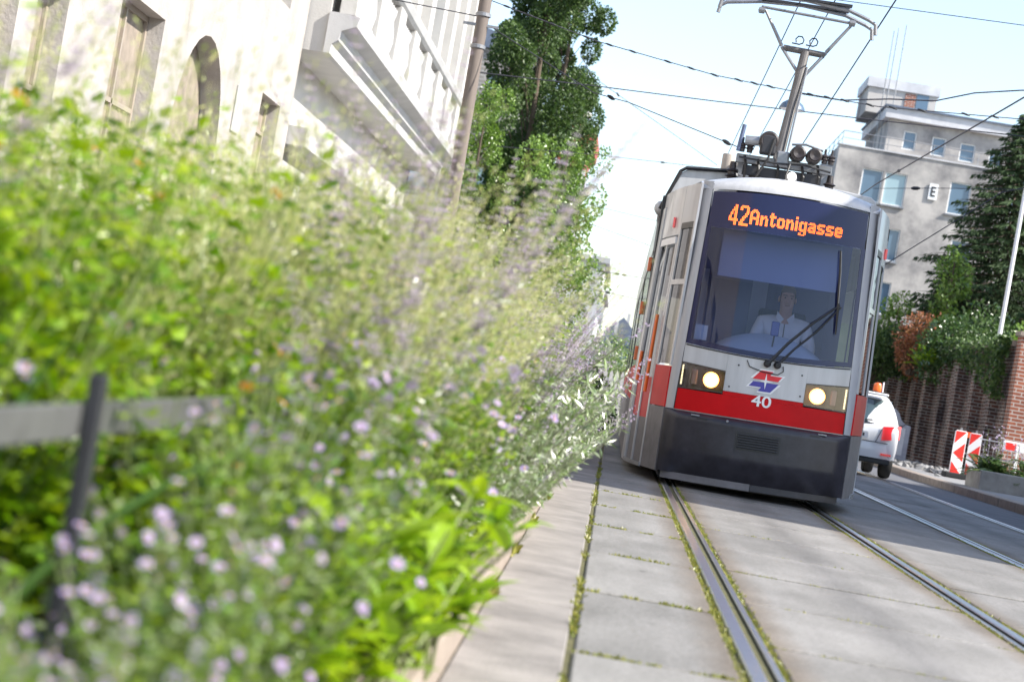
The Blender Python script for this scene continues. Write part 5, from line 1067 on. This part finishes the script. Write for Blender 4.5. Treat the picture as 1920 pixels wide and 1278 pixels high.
# ------------------------------------------------------------------ the flower bed
UP = Vector((0, 0, 1))
def stem_path(h, lean, az, curve, n=6):
    d = Vector((math.cos(az), math.sin(az), 0)); return [d*(lean*q+curve*q*q)*h+UP*h*(q-.12*curve*q*q) for q in [i/n for i in range(n+1)]]
def at(pts, u): 
    n = len(pts)-1; k = min(n-1, int(u*n)); return pts[k].lerp(pts[k+1], u*n-k), (pts[k+1]-pts[k]).normalized()
def daisy(bl, ctr, c, nrm, r, np_=11):
    a = nrm.cross(Vector((.3, .5, .8))).normalized(); b = nrm.cross(a)
    for k in range(np_):
        t = 6.283*k/np_; d = (a*math.cos(t)+b*math.sin(t)+nrm*.18).normalized(); bl.leaf(c+d*r*.22, d, d.cross(nrm).normalized(), r*.85, r*.42, .08)
    ctr.add([c+nrm*.006]+[c+(a*math.cos(6.283*k/7)+b*math.sin(6.283*k/7))*r*.27+nrm*.002 for k in range(7)], [(0, 1+k, 1+(k+1) % 7) for k in range(7)])
def merged(a, b):
    n = len(a.v); a.v += b.v; a.f += [tuple(n+i for i in f) for f in b.f]; a.m += [1]*len(b.f); return a
def proto(name, lab, cat, group): return thing(name, lab, cat, (0, 0, 0), group)
def make_leafy(seed):
    rs = random.Random(seed); t = proto('leafy_plant', 'tall bright green leafy plant growing in the flower bed', 'plant', 'leafy plants in the flower bed'); st = MB(); fo = MB(); fl = MB(); ct = MB()
    for i in range(15):
        az = rs.uniform(0, 6.28); h = rs.uniform(.65, 1.15); pts = stem_path(h, rs.uniform(.05, .28), az, rs.uniform(.02, .22)); st.tube(pts, [.003]*6+[.0015], 4)
        for k in range(52):
            u = rs.uniform(.12, 1.0); c, d = at(pts, u); a = rs.uniform(0, 6.28); o = Vector((math.cos(a), math.sin(a), rs.uniform(-.2, .7))).normalized(); c = c+o*rs.uniform(.0, .09)
            ax = (o+UP*rs.uniform(-.5, .4)).normalized(); wv = ax.cross(UP+rvec()*.5).normalized(); s_ = rs.uniform(.55, 1.2)*(1.15-.4*u); fo.leaf(c, ax, wv, .070*s_, .044*s_, .2)
    for i in range(1 if seed == 1 else 0):
        az = rs.uniform(0, 6.28); c = Vector((.2*math.cos(az), .2*math.sin(az), 1.02)); st.tube([(0, 0, .4), c], [.003, .002], 4); daisy(fl, ct, c, (UP+rvec()*.6).normalized(), .022, 9)
    st.build('stems', M['stem'], t); fo.build('foliage', M['lf_green'], t, auto=False); merged(fl, ct).build('blossom', [M['orangefl'], M['yelc']], t, auto=False); return t
def make_aster(seed):
    rs = random.Random(seed); t = proto('aster_plant', 'mauve aster clump with yellow centred daisies in the flower bed', 'flower', 'asters in the flower bed'); st = MB(); fo = MB(); fl = MB(); ct = MB()
    for i in range(26):
        az = rs.uniform(0, 6.28); h = rs.uniform(.40, .70); pts = stem_path(h, rs.uniform(.05, .4), az, rs.uniform(0, .2)); st.tube(pts, [.0018]*6+[.001], 3)
        for k in range(40):
            u = rs.uniform(.1, .97); c, d = at(pts, u); a = rs.uniform(0, 6.28); ax = Vector((math.cos(a), math.sin(a), rs.uniform(-.1, .9))).normalized(); fo.leaf(c, ax, ax.cross(UP+rvec()*.4).normalized(), rs.uniform(.03, .058), rs.uniform(.013, .023), .2)
        for k in range(rs.choice((0, 1, 2, 2))):
            c = pts[-1]+Vector((rs.uniform(-.04, .04), rs.uniform(-.04, .04), rs.uniform(-.03, .025))); st.tube([pts[-2], c], [.002, .0015], 3); daisy(fl, ct, c, (UP*1.0+rvec()*.8+Vector((.15, -.35, 0))).normalized(), rs.uniform(.011, .018))
    st.build('stems', M['stem'], t); fo.build('foliage', M['lf_aster'], t, auto=False); merged(fl, ct).build('blossom', [M['petal'], M['yelc']], t, auto=False); return t
def make_sage(seed, ns=17, hmin=.85, hmax=1.42, sp=.34):
    rs = random.Random(seed); t = proto('russian_sage', 'tall Russian sage with slender mauve flower spikes in the flower bed', 'flower', 'Russian sage in the flower bed'); st = MB(); fo = MB(); fl = MB(); dk = MB()
    for i in range(ns):
        az = rs.uniform(0, 6.28); h = rs.uniform(hmin, hmax); pts = stem_path(h, rs.uniform(.05, sp), az, rs.uniform(.02, .30), 8); st.tube(pts, [.0026]*6+[.002, .0016, .001], 4)
        for k in range(44):
            u = rs.uniform(.05, .66); c, d = at(pts, u); a = rs.uniform(0, 6.28); ax = Vector((math.cos(a), math.sin(a), rs.uniform(.1, 1.0))).normalized(); fo.leaf(c, ax, ax.cross(rvec()).normalized(), rs.uniform(.03, .06), rs.uniform(.008, .014), .2)
        dark = rs.random() < .12
        def spike(p0, d0, L):
            nw = max(2, int(L/.027))
            for w_ in range(nw):
                c = p0+d0*(L*w_/nw)+Vector((0, 0, 0)); sz = (.0135 if ns > 12 else .0155)*(1-.5*w_/nw)
                for q in range(6):
                    a = 6.283*q/6+w_; o = Vector((math.cos(a), math.sin(a), .35)); (dk if dark and q % 3 else fl).leaf(c+o*.003, o.normalized(), o.cross(UP).normalized(), sz*rs.uniform(.8, 1.4), sz*.85, .3)
        c, d = at(pts, .60); n_ = 5
        for w_ in range(n_):
            u0 = .58+.42*w_/n_; c, d = at(pts, u0); spike(c, d, h*.42/n_)
            if w_ < 4:
                for sg in (-1, 1):
                    sd_ = d.cross(rvec()).normalized(); dd = (d+sd_*.7).normalized(); L = h*.11*rs.uniform(.5, 1.2)*(1-.15*w_); st.tube([c, c+dd*L], [.002, .001], 3); spike(c+dd*.02, dd, L)
    st.build('stems', M['silverstem'], t); fo.build('foliage', M['lf_silver'], t, auto=False); merged(fl, dk).build('blossom', [M['sagefl'], M['sagedk']], t, auto=False); return t
def make_grass(seed):
    rs = random.Random(seed); t = proto('feather_grass', 'straw coloured feathery grass clump in the flower bed', 'grass', 'feather grasses in the flower bed'); t['kind'] = 'thing'; fo = MB(); sd_ = MB()
    for i in range(95):
        az = rs.uniform(0, 6.28); h = rs.uniform(.7, 1.32); pts = stem_path(h, rs.uniform(.02, .26), az, rs.uniform(.05, .5), 6)
        for k in range(6):
            w0 = .0030*(1-k/7); wv = Vector((-math.sin(az), math.cos(az), 0)); fo.add([pts[k]-wv*w0, pts[k]+wv*w0, pts[k+1]+wv*w0*.85, pts[k+1]-wv*w0*.85], [(0,1,2,3)])
        for k in range(42):
            u = rs.uniform(.5, 1.0); c, d = at(pts, u); ax = (d+rvec()*.6).normalized(); sd_.leaf(c+rvec()*.018, ax, ax.cross(rvec()).normalized(), rs.uniform(.012, .026), rs.uniform(.004, .007))
    fo.build('blades', M['straw'], t, auto=False); sd_.build('seed_heads', M['straw'], t, auto=False); return t
def make_strap(seed, m='lf_yel', name='day_lily', lab='bright green clump of broad strap leaves at the bed edge', L0=.40, W0=.050, n=50):
    rs = random.Random(seed); t = proto(name, lab, 'plant', None); fo = MB()
    for i in range(n):
        az = rs.uniform(0, 6.28); L = L0*rs.uniform(.6, 1.15); d = Vector((math.cos(az), math.sin(az), 0)); wv = Vector((-math.sin(az), math.cos(az), 0)); e = rs.uniform(.5, 1.35); w0 = W0*rs.uniform(.7, 1.2); b0 = d*rs.uniform(0, .06); pr = None; vs = []
        for k in range(7):
            q = k/6; p = b0+d*L*math.cos(e)*q*(1+.3*q)+UP*L*math.sin(e)*(q-.42*q*q*(1.5-e*.7)); ww = w0*(.45+1.5*q-1.9*q*q+.02) if q < 1 else .001; ww = max(.0012, w0*math.sin(math.pi*(.18+.8*q))*.5); vs += [p-wv*ww, p-UP*ww*.35, p+wv*ww]
        fo.add(vs, [(k*3+j, k*3+j+1, k*3+j+4, k*3+j+3) for k in range(6) for j in (0, 1)])
    fo.build('leaves', M[m], t, auto=False); return t
def make_silver(seed):
    rs = random.Random(seed); t = proto('lavender_bush', 'low silvery lavender bush overhanging the kerb of the bed', 'plant', 'lavender bushes along the kerb'); st = MB(); fo = MB(); fl = MB()
    for i in range(46):
        az = rs.uniform(0, 6.28); h = rs.uniform(.28, .52); pts = stem_path(h, rs.uniform(.1, .75), az, rs.uniform(0, .2)); st.tube(pts, [.003]*6+[.0015], 3)
        for k in range(44):
            u = rs.uniform(.15, 1); c, d = at(pts, u); ax = (d*.6+rvec()).normalized(); fo.leaf(c, ax, ax.cross(rvec()).normalized(), rs.uniform(.028, .055), rs.uniform(.006, .011), .2)
        if rs.random() < .35:
            for q in range(14): o = rvec(); fl.leaf(pts[-1]+(pts[-1]-pts[-2]).normalized()*q*.006, o, o.cross(UP).normalized(), .012, .009)
    st.build('stems', M['silverstem'], t); fo.build('foliage', M['lf_silver'], t, auto=False); fl.build('blossom', M['sagefl'], t, auto=False); return t

PROT = {'leafy': [make_leafy(1), make_leafy(2)], 'aster': [make_aster(3), make_aster(4), make_aster(5)], 'sage': [make_sage(6), make_sage(7)], 'tallsage': [make_sage(16, 9, 1.15, 1.5, .22), make_sage(17, 8, 1.1, 1.5, .22)], 'grass': [make_grass(8), make_grass(9)], 'silver': [make_silver(10), make_silver(11)]}
used = set()
def plant(kind, x, y, sc=1., z=.085, label=None):
    ps = PROT[kind]; p = ps[rnd.randrange(len(ps))]; rz = rnd.uniform(0, 6.28)
    if id(p) not in used: used.add(id(p)); p.location = (x, y, z); p.rotation_euler = (0, 0, rz); p.scale = (sc, sc, sc); o = p
    else: o = dup(p, (x, y, z), rz, sc)
    if label: o['label'] = label
    return o
# asters nearest the camera, in front of the low fence
for x, y, s in ((-.56, 1.9, .58), (-.62, 2.3, .54), (-.56, 2.75, .66), (-.70, 3.1, .45), (-.54, 2.3, .64), (-.52, 3.15, .74), (-.66, 2.7, .5), (-1.22, 2.75, 1.25), (-1.3, 3.3, 1.25), (-.62, 3.55, .92), (-.55, 3.0, .72), (-.54, 3.75, .95), (-.66, 4.1, 1.1), (-.53, 4.35, .8), (-.60, 4.9, 1.15), (-.75, 5.3, 1.3), (-.55, 6.1, 1.05), (-.52, 6.7, 1.1), (-.68, 6.3, 1.3), (-.50, 7.4, 1.05), (-.66, 7.2, 1.25), (-.56, 8.1, 1.2)): plant('aster', x, y, s)
# tall leafy plants behind and beyond the fence
for x, y, s in ((-1.22, 2.9, .95), (-1.28, 3.5, 1.0), (-1.25, 4.0, 1.0), (-1.4, 3.1, 1.0), (-1.25, 4.4, 1.05), (-1.0, 4.7, 1.0), (-1.3, 5.0, 1.08), (-.98, 5.4, 1.08), (-1.45, 5.7, 1.15), (-1.1, 6.1, 1.1), (-.9, 6.6, 1.05), (-1.4, 6.6, 1.15), (-1.75, 6.2, 1.2), (-1.2, 7.2, 1.12), (-1.7, 7.3, 1.2), (-2.1, 7.2, 1.2), (-.82, 5.9, .95), (-.78, 4.95, .78), (-1.55, 4.9, 1.1), (-2.0, 8.4, 1.2), (-2.5, 8.6, 1.2), (-1.5, 8.2, 1.15), (-.78, 7.6, 1.0), (-2.4, 9.6, 1.2), (-1.5, 9.6, 1.15), (-2.8, 10.4, 1.2)): plant('leafy', x, y, s)
# short leafy plants between the asters
for x, y, s in ((-.70, 2.6, .28), (-.62, 3.4, .38), (-.60, 4.05, .5), (-.70, 4.5, .62), (-.58, 5.1, .5), (-.74, 5.7, .75), (-.62, 6.5, .55), (-.70, 6.9, .7), (-.62, 7.7, .6), (-.78, 3.7, .66), (-.72, 2.15, .26), (-.55, 2.45, .30), (-.66, 3.9, .5), (-.56, 4.6, .42), (-.68, 5.4, .55)): plant('leafy', x, y, s)
# feathery grasses in the middle
for x, y, s in ((-.92, 6.2, 1.08), (-1.15, 6.9, 1.14), (-.88, 7.3, 1.1), (-1.1, 8.2, 1.14), (-.85, 8.4, 1.08), (-1.35, 8.8, 1.2), (-.98, 9.4, 1.12), (-1.3, 10.4, 1.2), (-1.7, 10.6, 1.25), (-1.0, 11.6, 1.15), (-1.5, 12.2, 1.25), (-2.1, 11.5, 1.25), (-1.8, 13.6, 1.25), (-1.2, 13.5, 1.2), (-1.5, 7.9, 1.18), (-1.9, 9.2, 1.22), (-2.3, 13, 1.25), (-.72, 7.0, 1.0), (-1.35, 7.4, 1.18), (-.78, 9.0, 1.1), (-1.65, 8.5, 1.2)): plant('grass', x, y, s)
# Russian sage from the middle of the bed to its far end
for x, y, s in ((-.62, 9.3, 1.0), (-.60, 10.0, 1.0), (-.78, 10.4, 1.1), (-.58, 10.9, .98), (-.66, 11.5, 1.08), (-.58, 12.2, 1.0), (-.80, 12.6, 1.12), (-.58, 13.1, 1.0), (-.68, 13.8, 1.08), (-.56, 14.5, 1.0), (-.85, 14.6, 1.1), (-.60, 15.3, 1.02), (-.72, 16.1, 1.08), (-.60, 16.8, 1.0), (-.9, 16.6, 1.1), (-.66, 17.8, 1.0), (-.75, 18.8, 1.02), (-.7, 19.8, 1.0), (-1.0, 11.0, 1.15), (-1.15, 15.3, 1.1), (-1.2, 17.6, 1.1), (-.72, 21, 1.0), (-.95, 22.4, 1.1), (-.78, 8.8, 1.08)): plant('sage', x, y, s)
for x, y, s in ((-.62, 6.0, 1.10), (-.60, 6.7, 1.12), (-.66, 7.2, 1.1), (-.60, 7.8, 1.08), (-.58, 8.5, 1.05), (-.54, 4.9, .80), (-1.3, 3.2, .95), (-.66, 5.5, 1.10)): plant('tallsage', x, y, s)
for x, y, s in ((-.62, 8.2, .95), (-.70, 9.3, 1.0), (-.66, 10.5, 1.0), (-.74, 11.6, 1.05), (-.64, 12.7, 1.0), (-.7, 13.9, 1.05), (-.66, 15, 1.0), (-.7, 16.4, 1.05), (-.85, 8.0, 1.1), (-.95, 9.0, 1.15), (-.66, 17.6, 1.0)): plant('leafy', x, y, s)
for x, y, s in ((-.58, 9.7, 1.55), (-.62, 11.8, 1.75), (-.62, 13.4, 1.7), (-.62, 15.0, 1.7), (-.75, 10.6, 2.0), (-.8, 12.2, 2.1), (-.62, 16.2, 1.7)): plant('silver', x, y, s)
for x, y, s in ((-.60, 4.7, .66), (-.66, 5.6, .78), (-.60, 6.2, .74), (-.66, 7.1, .85), (-.72, 4.9, .72), (-1.12, 3.3, .92), (-1.12, 3.8, .98), (-1.25, 3.9, 1.0), (-1.2, 4.4, 1.0), (-1.1, 4.9, 1.0), (-.95, 5.6, 1.0), (-.80, 6.3, .92), (-1.3, 3.3, .98), (-.74, 5.3, .70), (-1.05, 6.6, 1.08), (-1.5, 4.2, 1.12), (-1.75, 5.2, 1.15), (-1.9, 6.9, 1.2), (-2.2, 6.4, 1.2), (-2.4, 7.9, 1.22), (-1.6, 3.9, 1.1), (-1.35, 3.9, 1.1), (-1.3, 5.6, 1.15), (-1.6, 6.2, 1.15), (-2.7, 9.3, 1.22), (-2.1, 9.0, 1.2), (-1.1, 5.0, 1.08), (-1.35, 2.6, 1.0), (-1.0, 5.8, 1.1)): plant('leafy', x, y, s)
for x, y, s in ((-1.75, 4.6, 1.28), (-1.75, 5.4, 1.3), (-.66, 6.3, 1.0), (-.74, 5.9, 1.02), (-.70, 6.8, 1.05), (-.78, 7.5, 1.1), (-.72, 8.1, 1.08), (-.9, 6.6, 1.12), (-.82, 5.2, .98), (-.8, 8.8, 1.12), (-.8, 5.6, 1.08), (-1.05, 5.6, 1.15), (-1.25, 6.3, 1.18), (-.95, 5.0, 1.08), (-1.15, 4.6, 1.12)): plant('grass', x, y, s)
# silvery lavender along the kerb
for x, y, s in ((-.44, 8.6, .85), (-.42, 9.2, 1.05), (-.39, 9.9, 1.25), (-.38, 10.6, 1.3), (-.37, 11.3, 1.35), (-.37, 12.1, 1.3), (-.37, 12.9, 1.35), (-.37, 13.7, 1.3), (-.38, 14.6, 1.3), (-.38, 15.6, 1.3), (-.38, 16.6, 1.3), (-.40, 17.6, 1.25), (-.40, 18.7, 1.25), (-.42, 20, 1.2), (-.56, 8.0, 1.0), (-.46, 21.3, 1.1), (-.47, 22.6, 1.1), (-.58, 9.6, 1.5), (-.56, 11, 1.6), (-.56, 12.6, 1.6), (-.56, 14.2, 1.6)): plant('silver', x, y, s)
def make_broad(seed, lab):
    rs = random.Random(seed); t = proto('broad_leaved_plant', lab, 'plant', None); fo = MB(); st = MB()
    for i in range(34):
        az = rs.uniform(0, 6.28); h = rs.uniform(.12, .40); pts = stem_path(h, rs.uniform(.2, .9), az, rs.uniform(0, .3)); q0 = Vector((rs.uniform(-.07, .07), rs.uniform(-.07, .07), 0)); pts = [p+q0 for p in pts]; st.tube(pts, [.004]*6+[.002], 4)
        for k in range(9):
            c, d = at(pts, rs.uniform(.25, 1)); a = rs.uniform(0, 6.28); o = Vector((math.cos(a), math.sin(a), rs.uniform(.1, 1.3))).normalized(); wv = o.cross(UP+rvec()*.35).normalized(); nrm = o.cross(wv); L = rs.uniform(.07, .135); W0 = L*rs.uniform(.26, .36); vs = []
            if nrm.z > 0: nrm = -nrm
            for j in range(6):
                u = j/5; ww = max(.0008, W0*math.sin(math.pi*(.06+.94*u)**.85)*.5) if j < 5 else .0008; p = c+o*L*u+nrm*(L*.30*u*u); vs += [p-wv*ww-nrm*ww*.35, p, p+wv*ww-nrm*ww*.35]
            fo.add(vs, [(j*3+e, j*3+e+1, j*3+e+4, j*3+e+3) for j in range(5) for e in (0, 1)])
    st.build('stems', M['stem'], t); fo.build('foliage', M['lf_yel'], t, auto=False, smooth=False); return t
for i, (x, y, s, lab) in enumerate(((-.46, 4.55, 1.3, 'bright green broad leaved clump at the bed corner, nearest the camera'), (-.60, 4.95, 1.35, 'bright green broad leaved clump just behind the nearest one'), (-.41, 5.15, 1.2, 'bright green broad leaved clump leaning over the kerb stone'), (-.46, 5.75, 1.0, 'smaller bright green broad leaved clump below the asters'), (-.58, 4.2, 1.2, 'bright green broad leaved clump in the lower middle of the bed'))):
    o = make_broad(60+i, lab); o.location = (x, y, .085); o.scale = (s, s, s)
for i, (x, y, s, lab) in enumerate(((-1.02, 3.0, 1.0, 'dark green sword leaved iris behind the near fence post'), (-1.12, 3.5, .9, 'second dark sword leaved iris at the left picture edge'))):
    o = make_strap(70+i, 'lf_dark', 'iris_plant', lab, 1.05, .034, 10); o.location = (x, y, .085); o.scale = (s, s, s)
gc = MB()
for k in range(16000):
    y = 1.6+20*rnd.random()**1.3; x = -.47-rnd.random()**1.5*2.5; z = .09+rnd.random()*.26*min(1, .35+abs(x+.47)*3); ax = (rvec()+UP*.4).normalized(); gc.leaf(Vector((x, y, z)), ax, ax.cross(rvec()).normalized(), rnd.uniform(.03, .07), rnd.uniform(.014, .032))
tag(gc.build('ground_cover', M['lf_aster'], auto=False), 'low leafy ground cover carpeting the soil under the flowers', 'ground cover', kind='stuff')
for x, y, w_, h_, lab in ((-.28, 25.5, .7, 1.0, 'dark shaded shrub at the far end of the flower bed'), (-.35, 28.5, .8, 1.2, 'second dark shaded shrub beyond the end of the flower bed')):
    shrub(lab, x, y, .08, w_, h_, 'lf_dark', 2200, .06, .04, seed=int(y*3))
# the low fence among the flowers
lf = thing('garden_fence', 'low garden fence of a grey flat bar on black posts among the asters', 'fence', (-.83, 4, .09))
for a, b in ((1.4, 3.28), (3.32, 5.03), (5.07, 6.8), (6.84, 8.6)): MB().box(-.842, -.826, a, b, .645, .702).build('rail', M['rail_flat'], lf, bevel=.003)
for y in (1.55, 3.30, 5.05, 6.82, 8.6):
    p = MB().box(-.825, -.80, y-.018, y+.018, .05, .752); p.build('post', M['metal_dark'], lf, bevel=.003)
